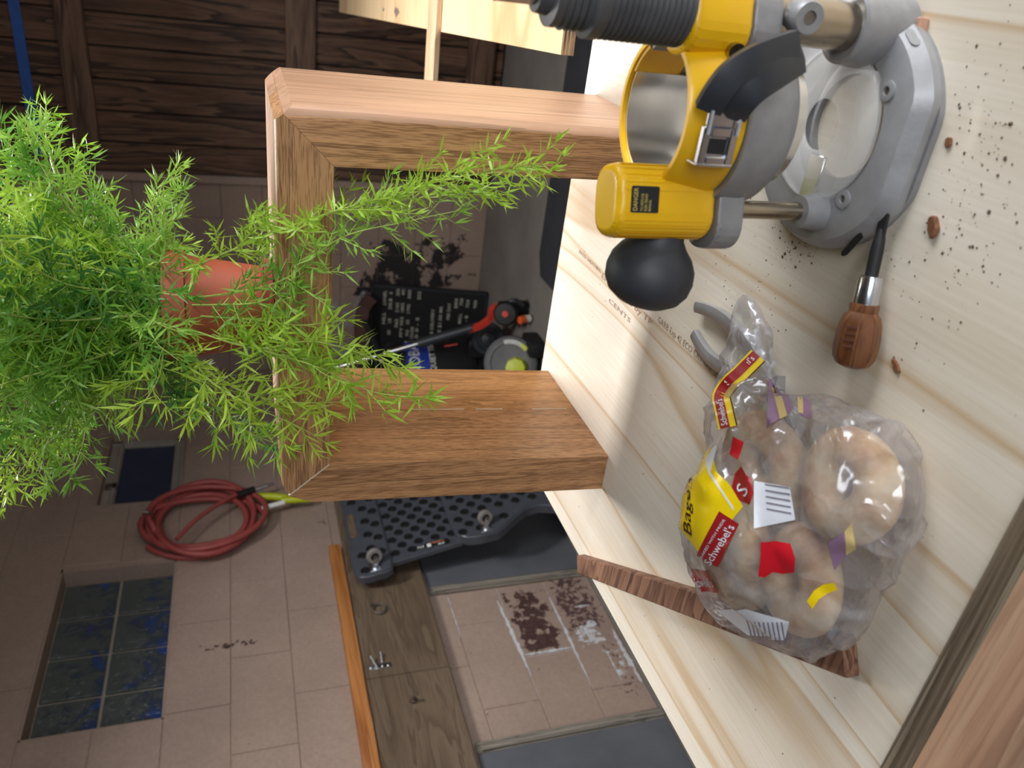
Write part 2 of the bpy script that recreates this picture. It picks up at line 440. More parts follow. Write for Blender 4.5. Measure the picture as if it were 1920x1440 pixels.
lay(wall_back, 1, XW, -1.125, -1.735, [], m_wall_b, 1.52)

# salts bleeding out along the joints
m_salt = plain('white_salt', hexc(206, 206, 210), .85, var=.12, scale=90, bmp=.5)
rs = random.Random(4)
def salt(u0, z0, u1, z1, wid):
    b_ = B(); n = 26; top, bot = [], []
    for k in range(n + 1):
        t = k / n; w = wid * (.25 + .75 * math.sin(math.pi * min(1, t * 1.05)) ** .7) * rs.uniform(.25, 1.2)
        u, z = u0 + (u1 - u0) * t, z0 + (z1 - z0) * t; nx, nz = -(z1 - z0), (u1 - u0); l = math.hypot(nx, nz); nx /= l; nz /= l
        j = rs.uniform(-.25, .25) * wid
        top.append(V((XW + .0016, u + nx * (w + j), z + nz * (w + j)))); bot.append(V((XW + .0016, u - nx * (w - j), z - nz * (w - j))))
    for k in range(n):
        b_.faces.new([b_.verts.new(p) for p in (top[k], top[k + 1], bot[k + 1], bot[k])])
    bmesh.ops.remove_doubles(b_, verts=b_.verts, dist=.0002)
    r_ = bmesh.ops.extrude_face_region(b_, geom=list(b_.faces)); bmesh.ops.translate(b_, verts=[g for g in r_['geom'] if isinstance(g, bmesh.types.BMVert)], vec=(-.003, 0, 0))
    bmesh.ops.recalc_face_normals(b_, faces=b_.faces); obj('salt_crust', b_, m_salt, wall_left, 0)
zc1 = FZ + 2 * CH; zc2 = FZ + CH
salt(2.18, zc1 + .012, 1.80, zc1 - .004, .0075); salt(2.16, zc2, 1.74, zc2 - .002, .0060); salt(1.893, zc1, 1.893, zc2, .0055)
salt(2.09, zc2 - .085, 2.09, zc2 - .15, .004); salt(2.25, FZ + 3 * CH, 2.02, FZ + 3 * CH, .0022); salt(1.69, FZ + .012, 1.95, FZ + .016, .010); salt(1.86, zc2 - .12, 1.71, zc2 - .122, .003)

# glass-block window
win1 = struct(thing('window_1', 'window', 'window', (XW, 2.257, WIN1[2]))); del win1['label']; del win1['category']
bm = B(); gx = XW - 0.075
for a, b_, c_, d_ in ((WIN1[0], WIN1[1], WIN1[2] - 0.001, WIN1[2] + 0.006), (WIN1[0], WIN1[1], WIN1[3] - 0.006, WIN1[3] + 0.001)):
    box(bm, (XW - 0.10, a, c_), (XW - 0.004, b_, d_))
for a, b_ in ((WIN1[0] - 0.001, WIN1[0] + 0.006), (WIN1[1] - 0.02, WIN1[1] + 0.001)):
    box(bm, (XW - 0.10, a, WIN1[2]), (XW - 0.004, b_, WIN1[3]))
obj('reveal', bm, m_wall_l, win1, 0)
bm = B(); box(bm, (gx - 0.05, WIN1[0], WIN1[2]), (gx - 0.006, WIN1[1], WIN1[3])); obj('grout', bm, m_frame2, win1, 0)
m_gb, nt, nd, lk, b_ = nodes('wavy_glass_block')
vv = coords(nd, lk); vw = coords(nd, lk, 'World'); n1 = noise(nd, lk, vw, 9.0, 3, 0.6, 1.5); n2 = noise(nd, lk, vw, 34.0, 3, 0.6, 2.5)
sep = nd.new('ShaderNodeSeparateXYZ'); lk.new(vv, sep.inputs[0])
f = mth(nd, lk, 'ADD', n1, mth(nd, lk, 'MULTIPLY', sep.outputs[2], -1.3))
r = ramp(nd, [(0.50, hexc(82, 88, 86)), (0.60, hexc(62, 70, 80)), (0.74, hexc(46, 72, 138))]); lk.new(f, r.inputs[0])
lk.new(r.outputs[0], b_.inputs['Base Color']); b_.inputs['Roughness'].default_value = 0.16; bump(nd, lk, b_, n2, 0.5, 0.012)
gw = (WIN1[1] - 0.026 - WIN1[0]) / 4; gh = (WIN1[3] - WIN1[2] - 0.012) / 2
b2 = B(); box(b2, (-0.02, -gw / 2 + 0.0055, -gh / 2 + 0.0055), (0.004, gw / 2 - 0.0055, gh / 2 - 0.0055), 0.004, 2)
gme = bpy.data.meshes.new('glass_block'); b2.to_mesh(gme); b2.free()
for i in range(4):
    for j in range(2):
        c = link('glass_block', gme, m_gb, win1)
        c.location = V((gx, WIN1[0] + 0.006 + gw * (i + .5), WIN1[2] + 0.006 + gh * (j + .5))) - win1.location
# plain window
win2 = struct(thing('window_2', 'window', 'window', (XW, 3.315, WIN2[2]))); del win2['label']; del win2['category']
y0, y1, z0, z1 = WIN2; fx = XW - 0.05
bm = B()
box(bm, (XW - 0.12, y0 - .001, z0 - .02), (XW - 0.004, y0 + .004, z1)); box(bm, (XW - 0.12, y1 - .004, z0 - .02), (XW - 0.004, y1 + .001, z1))
box(bm, (XW - 0.12, y0, z1 - .004), (XW - 0.004, y1, z1 + .02)); box(bm, (XW - 0.12, y0, z0 - .012), (XW - 0.004, y1, z0 + .003))
obj('reveal', bm, m_wall_l, win2, 0)
bm = B(); fw = 0.045
for lo, hi in (((y0, z0), (y1, z0 + fw)), ((y0, z1 - fw * 1.3), (y1, z1)), ((y0, z0), (y0 + fw, z1)), ((y1 - fw, z0), (y1, z1))):
    box(bm, (fx - 0.03, lo[0], lo[1]), (fx, hi[0], hi[1]), 0.003)
    box(bm, (fx - 0.02, lo[0] + (.004), lo[1] + .004), (fx + 0.012, min(hi[0], lo[0] + .016) if hi[0] - lo[0] < .1 else hi[0], min(hi[1], lo[1] + .016) if hi[1] - lo[1] < .1 else hi[1]), 0.002)
obj('window_frame', bm, m_frame2, win2, 0)
bm = B(); box(bm, (fx - 0.025, y0 + fw * .9, z0 + fw * .9), (fx - 0.015, y1 - fw * .9, z1 - fw * 1.2)); obj('pane', bm, m_pane, win2, 0)
bm = B(); box(bm, (fx, 3.20, z1 - fw * 1.3), (fx + 0.012, 3.24, z1 - 0.012), 0.002); obj('latch', bm, m_rust, win2)

# plank door in the back wall
door = struct(thing('door_1', 'door', 'door', (-0.3, YB - 0.03, FZ))); del door['label']; del door['category']
x = -1.122; k = 0
while x < 1.0:
    w = 0.1405
    bm = B(); box(bm, (x + 0.004, YB - 0.032, FZ + 0.01), (x + w - 0.004, YB - 0.008, 1.50), 0.003)
    o = obj('plank', bm, m_doorwood, door, 0)
    x += w; k += 1
bm = B(); box(bm, (-1.13, YB - 0.012, FZ), (1.0, YB - 0.003, 1.52)); obj('backing_board', bm, m_blackm, door, 0)
for z0, z1, x0 in ((0.034, 0.172, -0.98), (1.018, 1.135, -1.02), (-0.86, -0.72, -1.0)):
    bm = B(); box(bm, (x0, YB - 0.06, z0), (0.95, YB - 0.031, z1), 0.003); obj('batten', bm, m_doorbat, door, 0)
bm = B(); box(bm, (-1.16, YB - 0.05, FZ), (-1.122, YB - 0.004, 1.52), 0.003); obj('jamb', bm, m_wall_l, door, 0)
bm = B(); box(bm, (-1.06, YB - 0.042, 1.262), (-0.20, YB - 0.033, 1.305))
tag(rebase(obj('masking_tape', bm, m_blue, smooth=0), (-0.6, YB - 0.035, 1.262)), 'blue strip of tape stretched across the top of the plank door', 'tape')

# grey lower panels and their strips on the left wall
for (a, b_, nm, lab) in ((2.292, 4.19, 'wall_panel', 'dark grey wall panel standing behind the black mechanic creeper'), (1.0, 1.522, 'wall_panel', 'dark grey wall panel at the lower edge of the peeling block wall')):
    bm = B(); box(bm, (XW + 0.002, a, FZ + 0.002), (XW + 0.016, b_, -0.245), 0.002)
    tag(rebase(obj(nm, bm, m_greyp, smooth=0), (XW + 0.009, (a + b_) / 2, FZ + .002)), lab, 'panel', 'grey lower wall panels')
for a, b_, lab in ((2.250, 2.290, 'pale weathered strip edging the panel under the creeper'), (1.524, 1.566, 'grey layered strip edging the lower wall panel beside the table corner')):
    t = thing('edge_strip', lab, 'trim', (XW + 0.01, (a + b_) / 2, FZ + .002), 'strips edging the wall panels')
    bm = B(); box(bm, (XW + 0.002, a, FZ + .002), (XW + 0.014, b_, -0.245), 0.002); obj('strip', bm, m_strip, t, 0)
    bm = B(); box(bm, (XW + 0.0145, a + 0.004, FZ + .002), (XW + 0.024, a + 0.024, -0.26), 0.002); obj('bead', bm, m_strip, t, 0)

# plywood tool board and batten on the left wall
tb = thing('tool_board', 'old dark plywood board on block wall with hasp and ring', 'board', (XW + 0.02, 2.1, -0.228))
for a, b_ in ((1.2, 1.86), (1.862, 3.05)):
    bm = B(); box(bm, (XW + 0.003, a + .02, -0.15), (XW + 0.028, b_ - .02, 0.0)); box(bm, (XW + 0.027, a, -0.228), (XW + 0.045, b_, 0.062), 0.003); obj('plywood_sheet', bm, m_plyold, tb, 0)
bm = B(); tube(bm, [V((XW + 0.052, 2.17 + 0.024 * math.cos(t), -0.03 + 0.024 * math.sin(t))) for t in [2 * math.pi * k / 24 for k in range(24)]], 0.004, 8, True, hint=(1, 0.01, 0.02))
cyl(bm, (XW + 0.044, 2.195, -0.005), (XW + 0.06, 2.195, -0.005), 0.007); obj('ring', bm, m_rust, tb)
bm = B(); box(bm, (XW + 0.045, 1.895, -0.03), (XW + 0.048, 1.915, 0.05), 0.001)
for zc in (-0.02, 0.0, 0.04): cyl(bm, (XW + 0.047, 1.905, zc), (XW + 0.052, 1.905, zc), 0.005, n=10)
cyl(bm, (XW + 0.047, 1.90, 0.02), (XW + 0.07, 1.935, 0.04), 0.005, n=10); cyl(bm, (XW + 0.047, 1.915, 0.0), (XW + 0.06, 1.955, 0.0), 0.005, n=10)
obj('hasp', bm, m_steel, tb)
bm = B(); cyl(bm, (XW + 0.044, 1.74, -0.075), (XW + 0.055, 1.74, -0.075), 0.013, n=6); cyl(bm, (XW + 0.05, 1.74, -0.075), (XW + 0.08, 1.735, -0.078), 0.006, n=10); obj('bolt', bm, m_rust, tb)
bm = B(); box(bm, (XW + 0.003, 1.2, 0.066), (XW + 0.04, 2.575, 0.116), 0.004, 2)
tag(rebase(obj('wall_batten', bm, m_orange), (XW + 0.02, 1.9, 0.066)), 'orange pine batten resting along the top of the tool board', 'batten')

# ================================================================== WORKBENCH TABLE
TX0, TX1, TY0, TY1 = -0.672, 0.75, 0.240, 0.930
tbl = thing('workbench', 'pale pine plywood workbench top carrying the oak stand', 'workbench', (0.0, 0.58, FZ))
bm = B(); box(bm, (TX0, TY0, -0.019), (TX1, TY1, 0.0), 0.0008); obj('table_top', bm, m_ply, tbl, 0)
bm = B(); prism(bm, [(0.178, -0.036), (0.178, -0.004), (0.181, 0.002), (0.19, 0.006), (0.219, 0.006), (0.219, -0.036)], TX1 - TX0, (TX0, 0, 0), (0, 1, 0), (0, 0, 1), (1, 0, 0)); obj('front_rail', bm, m_rail, tbl)
bm = B(); prism(bm, [(0.219, -0.036), (0.219, 0.006), (0.232, 0.006), (0.2385, 0.0025), (0.2395, -0.036)], TX1 - TX0, (TX0, 0, 0), (0, 1, 0), (0, 0, 1), (1, 0, 0)); obj('rail_edge', bm, m_railg, tbl)
for lo, hi in (((TX0 + .03, TY1 - .07, -.11), (TX1 - .03, TY1 - .032, -.0195)), ((TX0 + .03, .2405, -.11), (TX1 - .03, .278, -.0195))):
    bm = B(); box(bm, lo, hi, .003); obj('apron', bm, m_rail, tbl, 0)
for xx in (TX0 + .03, TX1 - .12):
    for yy in (.28, TY1 - .16):
        bm = B(); box(bm, (xx, yy, FZ), (xx + .089, yy + .089, -.0195), .003); obj('leg', bm, m_stick, tbl, 0)
# stamp printed on the ply
bm = B()
def stamp(s, x0, y0, length, size):
    text(bm, s, (x0, y0, 0.0004), (0.0, -1, 0), (1, 0, 0), size, fit=length)
stamp('EPA Tested by TP', -0.3165, 0.795, 0.135, 0.0095)
stamp('CENTS', -0.3345, 0.765, 0.06, 0.0075)
stamp('GARB Exp 42 ECO CRT GRP 2 5', -0.307, 0.65, 0.125, 0.0095)
stamp('RATED SHEATHING', -0.3125, 0.868, 0.07, 0.006)
o = obj('ink_stamp', bm, plain('stamp_ink', hexc(172, 146, 122), 0.7), tbl, 0); o['label'] = 'small brown inspection stamp'

# ================================================================== OAK STAND
st = thing('oak_plant_stand', 'mitred red oak waterfall stand standing on the plywood table', 'plant stand', (-0.33, 0.80, 0.0))
YF, YM, YR = 0.690, 0.800, 0.905
ZT, ZU = 0.372, 0.3235
def ry(ya, yb, r, front, rear, n=5):
    """plan section of a leg board: x rounded at its outer edge"""
    x0, x1 = -0.1741, -0.1261; out = [(x0, ya)]
    if front: out += [(x1 - r + r * math.sin(t), ya + r - r * math.cos(t)) for t in [math.pi / 2 * k / n for k in range(n + 1)]]
    else: out += [(x1, ya)]
    if rear: out += [(x1 - r + r * math.cos(t), yb - r + r * math.sin(t)) for t in [math.pi / 2 * k / n for k in range(n + 1)]]
    else: out += [(x1, yb)]
    return out + [(x0, yb)]
KM = (ZT - ZU) / 0.048
def ztop(x): return ZU + (x + 0.1741) * KM - .0003
def chamfer(b_):
    r_ = bmesh.ops.bisect_plane(b_, geom=list(b_.verts) + list(b_.edges) + list(b_.faces), plane_co=(-0.1261 - .0072, 0, ZT - .0072), plane_no=(1, 0, .9), clear_outer=True)
    bmesh.ops.holes_fill(b_, edges=[g for g in r_['geom_cut'] if isinstance(g, bmesh.types.BMEdge)])
    bmesh.ops.recalc_face_normals(b_, faces=b_.faces)
for ya, yb, m_, f_, r_ in ((YF, YM - .0002, m_oak_z, True, False), (YM + .0002, YR, m_oak_z2, False, True)):
    sec = ry(ya, yb, .011, f_, r_)
    b_ = B(); loft(b_, [[V((x - .0014, y, 0.0002)) for x, y in sec], [V((x, y, .30)) for x, y in sec], [V((x, y, ztop(x))) for x, y in sec]])
    bmesh.ops.recalc_face_normals(b_, faces=b_.faces); chamfer(b_); obj('leg_board', b_, m_, st, 25)
legL = [(-0.5485, 0.0002), (-0.501, 0.0002), (-0.4835, ZU - .0006), (-0.5205, 0.3655), (-0.531, 0.342)]
for ya, yb, m_, f_ in ((YF, YM - .0002, m_oak_z, True), (YM + .0002, YR, m_oak_z2, False)):
    b_ = B(); prism(b_, legL, yb - ya, (0, ya, 0), (1, 0, 0), (0, 0, 1), (0, 1, 0)); obj('leg_board', b_, m_, st, 25)
def xl(z): return max(-0.483 - (z - ZU) * 0.0368 / 0.043, -0.5198 + (z - 0.3665) * 0.0108 / 0.0055 if z > 0.3665 else -9)
def xr(z): return -0.1741 + (z - ZU) / KM
for ya, yb, m_, f_, r_ in ((YF, YM - .0002, m_oak_x, True, False), (YM + .0002, YR, m_oak_x, False, True)):
    r0 = .011; n = 5; zs = [ZU + (ZT - r0 - ZU) * k / 6 for k in range(7)]
    arcf = [(ya + r0 - r0 * math.cos(t), ZT - r0 + r0 * math.sin(t)) for t in [math.pi / 2 * k / n for k in range(n + 1)]] if f_ else [(ya, ZT - r0), (ya, 0.3665), (ya, ZT)]
    arcr = [(yb - r0 + r0 * math.sin(t), ZT - r0 + r0 * math.cos(t)) for t in [math.pi / 2 * k / n for k in range(n + 1)]] if r_ else [(yb, ZT), (yb, 0.3665), (yb, ZT - r0)]
    sec = [(ya, z) for z in zs[:-1]] + arcf + arcr + [(yb, z) for z in reversed(zs[:-1])]
    b_ = B(); loft(b_, [[V((xl(z), y, z)) for y, z in sec], [V((xr(z), y, z)) for y, z in sec]])
    bmesh.ops.recalc_face_normals(b_, faces=b_.faces); chamfer(b_); obj('top_board', b_, m_, st, 25)
m_oak_pale_x = oak('sanded_oak_face', hexc(186, 148, 122), 0, 6.1, .10); m_oak_pale_z = oak('pale_oak_side', hexc(184, 146, 119), 2, 7.1, .10)  # paler, pinker oak with faint pores for top and outer side faces
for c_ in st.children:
    c_.data.materials.append(m_oak_pale_x if c_.name.startswith('top') else m_oak_pale_z)
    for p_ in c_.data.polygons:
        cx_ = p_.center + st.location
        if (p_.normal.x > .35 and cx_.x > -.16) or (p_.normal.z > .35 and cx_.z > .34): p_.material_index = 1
m_glue = plain('dried_glue', hexc(212, 200, 180), 0.6, var=0.05)
bm = B()
for (x0, z0, x1, z1) in ((-0.4837, ZU + .0005, -0.520, 0.3655),):
    d = V((x1 - x0, 0, z1 - z0)).normalized(); n_ = V((-d.z, 0, d.x)) * 0.0007
    pts = [V((x0, YF - .0003, z0)) + n_, V((x1, YF - .0003, z1)) + n_, V((x1, YF - .0003, z1)) - n_, V((x0, YF - .0003, z0)) - n_]
    prism(bm, [(p.x, p.z) for p in pts], 0.002, (0, YF - .0003, 0))
o = obj('glue_line', bm, m_glue, st, 0)
for z0, z1 in ((0.012, 0.06), (0.10, 0.135), (0.15, 0.215)):
    sl = 0.0175 / 0.3235
    bm = B(); prism(bm, [(-0.5018 + sl * z0, z0), (-0.5004 + sl * z0, z0), (-0.5004 + sl * z1, z1), (-0.5018 + sl * z1, z1)], .0011, (0, YM - .0006, 0)); obj('glue_line', bm, m_glue, st, 0)

# ================================================================== POTTED FERN
PX, PY, PZ = -0.345, 0.785, ZT
fern = thing('potted_fern', 'feathery asparagus fern in a terracotta orange pot on the oak stand', 'plant', (PX, PY, PZ))
m_pot = plain('terracotta_pot', hexc(166, 80, 54), 0.55, var=0.08, scale=20, bmp=0.05)
m_saucer = plain('dark_red_saucer', hexc(150, 66, 54), 0.5, var=0.08)
bm = B(); ringlathe(bm, [(0.0405, 0.008), (0.0515, 0.082), (0.0555, 0.083), (0.0565, 0.103), (0.052, 0.103), (0.0505, 0.084), (0.0375, 0.012)], (PX, PY, PZ), n=44)
lathe(bm, [(0.041, 0.008), (0.041, 0.012)], (PX, PY, PZ), n=44); obj('pot', bm, m_pot, fern)
bm = B(); lathe(bm, [(0.044, 0.0), (0.048, 0.002), (0.051, 0.012), (0.048, 0.0125), (0.046, 0.005), (0.02, 0.004)], (PX, PY, PZ), n=44); obj('saucer', bm, m_saucer, fern)
bm = B(); lathe(bm, [(0.05, 0.088), (0.051, 0.092), (0.03, 0.096), (0.0, 0.097)], (PX, PY, PZ), n=24); obj('soil', bm, plain('potting_soil', hexc(66, 50, 40), 0.95, var=0.4, scale=300, bmp=0.8), fern)

def leafmat(name, a, b2_):
    m, nt, nd, lk, b_ = nodes(name)
    oi = nd.new('ShaderNodeObjectInfo'); v = coords(nd, lk)
    n_ = noise(nd, lk, v, 22.0, 2)
    f_ = mth(nd, lk, 'ADD', mth(nd, lk, 'MULTIPLY', oi.outputs['Random'], 0.55), mth(nd, lk, 'MULTIPLY', n_, 0.5))
    r_ = ramp(nd, [(0.2, a), (0.85, b2_)]); lk.new(f_, r_.inputs[0])
    lk.new(r_.outputs[0], b_.inputs['Base Color']); b_.inputs['Roughness'].default_value = 0.38; b_.inputs['Specular IOR Level'].default_value = 0.5
    tr = nd.new('ShaderNodeBsdfTranslucent'); lk.new(r_.outputs[0], tr.inputs['Color'])
    ms = nd.new('ShaderNodeMixShader'); ms.inputs[0].default_value = 0.42
    lk.new(b_.outputs[0], ms.inputs[1]); lk.new(tr.outputs[0], ms.inputs[2]); lk.new(ms.outputs[0], nd['Material Output'].inputs[0])
    return m
m_needle = leafmat('fern_needle', hexc(98, 160, 64), hexc(166, 206, 88))
m_needle_l = leafmat('young_fern_needle', hexc(140, 190, 58), hexc(200, 226, 90))
m_needle_d = leafmat('old_fern_needle', hexc(64, 116, 60), hexc(100, 160, 80))
m_stem = plain('fern_stem', hexc(170, 186, 96), 0.5, var=0.1)
rnd = random.Random(5)
def rvec(r_=rnd):
    while True:
        v = V((r_.uniform(-1, 1), r_.uniform(-1, 1), r_.uniform(-1, 1)))
        if 0.05 < v.length < 1: return v.normalized()
NEED = [0]
def frond(ctrl, mat, start=0.12, blen=0.045, step=0.0105, nlen=0.021, r0=0.0012, stub=False):
    pts = smoothpts(ctrl, 7); L = [0.0]
    for a, b_ in zip(pts, pts[1:]): L.append(L[-1] + (b_ - a).length)
    tot = L[-1]
    def at(s):
        for i in range(len(pts) - 1):
            if L[i + 1] >= s:
                t = (s - L[i]) / max(L[i + 1] - L[i], 1e-6); return pts[i].lerp(pts[i + 1], t), (pts[i + 1] - pts[i]).normalized()
        return pts[-1], (pts[-1] - pts[-2]).normalized()
    bs = B(); tube(bs, pts, r0, 5, scale=lambda t: 1 - 0.7 * t)
    vs_, fs = [], []
    def needle(p, d, ln):
        w = 0.00115 * (ln / 0.02) ** 0.5 * rnd.uniform(0.85, 1.2)
        side = d.cross(rvec()).normalized() * w; bend = d.cross(side).normalized() * ln * rnd.uniform(-0.14, 0.14)
        k = len(vs_); q = p + d * ln * 0.45 + bend * 0.8
        vs_.extend([p - side * .35, p + side * .35, q + side, q - side, p + d * ln])
        fs.append((k, k + 1, k + 2, k + 3)); fs.append((k + 3, k + 2, k + 4)); NEED[0] += 1
    s = tot * start; sgn = 1; planeN = rvec()
    while s < tot:
        p, d = at(s); frac = s / tot
        sd = (d.cross(planeN)).normalized() * sgn; sgn = -sgn
        bl = blen * min(1.0, (1 - frac) * 2.2 + 0.22) * min(1, 0.5 + frac * 1.6) * rnd.uniform(0.6, 1.15)
        bd = (sd * rnd.uniform(0.6, 1.0) + d * rnd.uniform(0.45, 0.8) + rvec() * 0.35).normalized()
        nb = max(2, int(bl / 0.0072)); bp = [p]
        cur = p.copy(); dd = bd.copy()
        for i in range(nb):
            dd = (dd + rvec() * 0.10 + V((0, 0, -0.03))).normalized(); cur = cur + dd * (bl / nb); bp.append(cur.copy())
        if len(bp) > 2: tube(bs, bp, r0 * 0.42, 3, scale=lambda t: 1 - 0.6 * t)
        for i, c in enumerate(bp):
            t = i / len(bp)
            for q in range(3 if i < len(bp) - 1 else 5):
                spread = 0.95 - 0.45 * t
                nd_ = (dd * rnd.uniform(0.45, 0.9) + rvec() * spread).normalized()
                needle(c, nd_, nlen * rnd.uniform(0.75, 1.35) * (1 - 0.25 * t))
        if rnd.random() < .7:
            needle(p, (d * .5 + rvec()).normalized(), nlen * rnd.uniform(.5, .9))
        s += step * rnd.uniform(0.7, 1.3)
    p, d = at(tot)
    for q in range(6): needle(p, (d + rvec() * .6).normalized(), nlen * .8)
    so = obj('frond', bs, m_stem, fern, 0)
    me = bpy.data.meshes.new('needles'); off = origin(fern)
    me.from_pydata([v - off for v in vs_], [], fs); me.update()
    no = link('needles', me, mat, so); no['kind'] = 'stuff'
R0 = V((PX, PY, PZ + 0.093))
def root(a, r_=0.022): return R0 + V((r_ * math.cos(a), r_ * math.sin(a), 0))
# fronds hanging over the front, as they fall in the photo
front = [
    ([(-0.318, 0.765, 0.468), (-0.283, 0.738, 0.440), (-0.2503, 0.71, 0.3937), (-0.2099, 0.665, 0.3374), (-0.1876, 0.65, 0.2865), (-0.1642, 0.64, 0.2218), (-0.1529, 0.63, 0.1477)], m_needle_l, .14, .090, .0105, .018),
    ([(-0.325, 0.755, 0.466), (-0.300, 0.715, 0.405), (-0.2715, 0.68, 0.3635), (-0.2256, 0.655, 0.3211), (-0.207, 0.645, 0.2692), (-0.1941, 0.64, 0.2237)], m_needle, .22, .062, .012, .017),
    ([(-0.345, 0.755, 0.466), (-0.355, 0.73, 0.4216), (-0.3433, 0.67, 0.3745), (-0.3426, 0.64, 0.3391), (-0.3585, 0.62, 0.2936), (-0.3607, 0.61, 0.2487)], m_needle_l, .22, .046, .013, .024),
    ([(-0.355, 0.755, 0.466), (-0.3623, 0.74, 0.4515), (-0.3709, 0.69, 0.4407), (-0.3897, 0.67, 0.4089), (-0.4163, 0.66, 0.3569), (-0.4366, 0.66, 0.3317)], m_needle_l, .25, .042, .013, .024),
    ([(-0.35, 0.76, 0.47), (-0.3617, 0.74, 0.4755), (-0.3747, 0.7, 0.4781), (-0.3856, 0.68, 0.4866), (-0.400, 0.67, 0.500)], m_needle_l, .3, .040, .013, .026),
    ([(-0.37, 0.79, 0.47), (-0.4568, 0.85, 0.4702), (-0.5143, 0.86, 0.4341), (-0.579, 0.87, 0.3756)], m_needle_d, .35, .026, .009, .014),
    ([(-0.34, 0.755, 0.466), (-0.3219, 0.70, 0.3917), (-0.3093, 0.66, 0.356), (-0.2955, 0.64, 0.3164)], m_needle_l, .30, .036, .014, .025),
    ([(-0.35, 0.755, 0.466), (-0.3457, 0.69, 0.3955), (-0.3164, 0.64, 0.3406), (-0.3403, 0.63, 0.2685)], m_needle_l, .35, .036, .014, .025),
    ([(-0.36, 0.755, 0.466), (-0.385, 0.71, 0.432), (-0.392, 0.67, 0.378), (-0.385, 0.65, 0.320)], m_needle_l, .35, .040, .013, .025),
    ([(-0.36, 0.755, 0.466), (-0.400, 0.72, 0.445), (-0.432, 0.69, 0.410), (-0.452, 0.68, 0.368)], m_needle_l, .32, .036, .014, .025),
    ([(-0.33, 0.755, 0.466), (-0.315, 0.72, 0.425), (-0.298, 0.69, 0.385), (-0.262, 0.67, 0.35)], m_needle, .3, .04, .012, .018),
]
for f_ in front: frond(*f_)
# the crown
for i in range(70):
    a = 2 * math.pi * ((i * 0.618) % 1.0); out = rnd.uniform(0.10, 0.80) ** 1.0
    Lf = rnd.uniform(0.20, 0.36)
    dirh = V((math.cos(a) * (.72 if math.cos(a) > 0 else .80), 0.62 * math.sin(a), 0))
    p0 = root(a, rnd.uniform(0.004, 0.03)); p0.z -= 0.004
    dz = math.sqrt(max(0.05, 1 - out * out))
    tip_drop = rnd.uniform(0.0, 0.09) * (0.4 + out)
    c = [p0]
    for t in (0.3, 0.6, 0.85, 1.0):
        c.append(p0 + dirh * (Lf * out * t * (0.75 + .35 * t)) + V((0, 0, Lf * dz * t - tip_drop * t ** 2.5)) + rvec() * 0.008)
    shade = m_needle if rnd.random() < .55 else (m_needle_l if (rnd.random() < .7 or math.cos(a) < -.3) else m_needle_d)
    frond(c, shade, 0.14, rnd.uniform(0.036, 0.052), 0.0112, rnd.uniform(0.018, 0.024))
# short drooping fronds round the rim and dense low growth
for i in range(16):
    a = 2 * math.pi * (i + rnd.random()) / 16
    Lf = rnd.uniform(0.06, 0.11); dirh = V((math.cos(a), 0.8 * math.sin(a), 0)); p0 = root(a, 0.03)
    c = [p0] + [p0 + dirh * (Lf * t) + V((0, 0, 0.07 * t - 0.075 * t * t)) + rvec() * .004 for t in (.35, .7, 1.0)]
    frond(c, m_needle_d if (rnd.random() < .5 and math.cos(a) < 0) else m_needle, 0.15, 0.034, 0.010, 0.019)

# ================================================================== ROUTER PLUNGE BASE
m_yel = plain('yellow_cast_body', hexc(240, 186, 16), 0.36, var=0.04, scale=18, coat=0.25)
m_alu = plain('sand_cast_grey', hexc(150, 150, 153), 0.42, 0.35, 0.08, 120, 0.15)
m_alu2 = plain('pale_cast_base', hexc(160, 160, 163), 0.45, 0.3, 0.10, 60, 0.12)
m_sleeve = plain('turned_aluminium', hexc(222, 222, 222), 0.22, 1.0, 0.06, 40)
m_bronze = plain('steel_guide_column', hexc(168, 156, 138), 0.25, 1.0, 0.08, 60)
m_bell = plain('ribbed_rubber_bellows', hexc(84, 84, 86), 0.6, var=0.2, scale=60)
m_clear, nt, nd, lk, b_ = nodes('clear_polycarbonate')
b_.inputs['Base Color'].default_value = (0.93, 0.92, 0.90, 1); b_.inputs['Roughness'].default_value = 0.12; b_.inputs['Alpha'].default_value = 0.28
CX, CY = -0.0727, 0.461
LP = V((-0.128, 0.444, 0)); RP = V((-0.012, 0.447, 0)); BC = V((-0.076, 0.461, 0))
rt = thing('router_plunge_base', 'yellow and grey router plunge base with black knob on table', 'power tool', (BC.x, BC.y, 0.0))
# base casting: round plate with flats and a wide window
def base_outline(r, k, n=72):
    out = []
    for i in range(n):
        t = 2 * math.pi * i / n; c, s = math.cos(t), math.sin(t); rr = r
        if s < -0.1: rr = min(r, k / -s)
        if s > 0.1: rr = min(r, (k + 0.006) / s)
        out.append((rr * c, rr * s))
    return out
def base_ring(bm, prof):
    """prof: list of (outer scale r, flat k, z) outside, then inner radii"""
    n = 72; rings = []
    for kind, r, k, z in prof:
        pts = base_outline(r, k, n) if kind == 'o' else [(r * math.cos(2 * math.pi * i / n), r * math.sin(2 * math.pi * i / n)) for i in range(n)]
        off = BC if kind == 'o' else V((CX, CY, 0))
        rings.append([off + V((x, y, z)) for x, y in pts])
    loft(bm, rings, cap=False, closed=True); bmesh.ops.recalc_face_normals(bm, faces=bm.faces)
bm = B(); base_ring(bm, [('o', .0795, .073, .0045), ('o', .0795, .073, .010), ('o', .074, .066, .019), ('o', .064, .058, .021), ('i', .0505, 0, .021), ('i', .0495, 0, .016), ('i', .0485, 0, .0045)])
obj('base_casting', bm, m_alu2, rt, 30)
bm = B(); base_ring(bm, [('o', .0785, .075, .0), ('o', .0785, .075, .0043), ('i', .034, 0, .0043), ('i', .034, 0, .0)])
obj('sub_base', bm, m_alu, rt, 30)
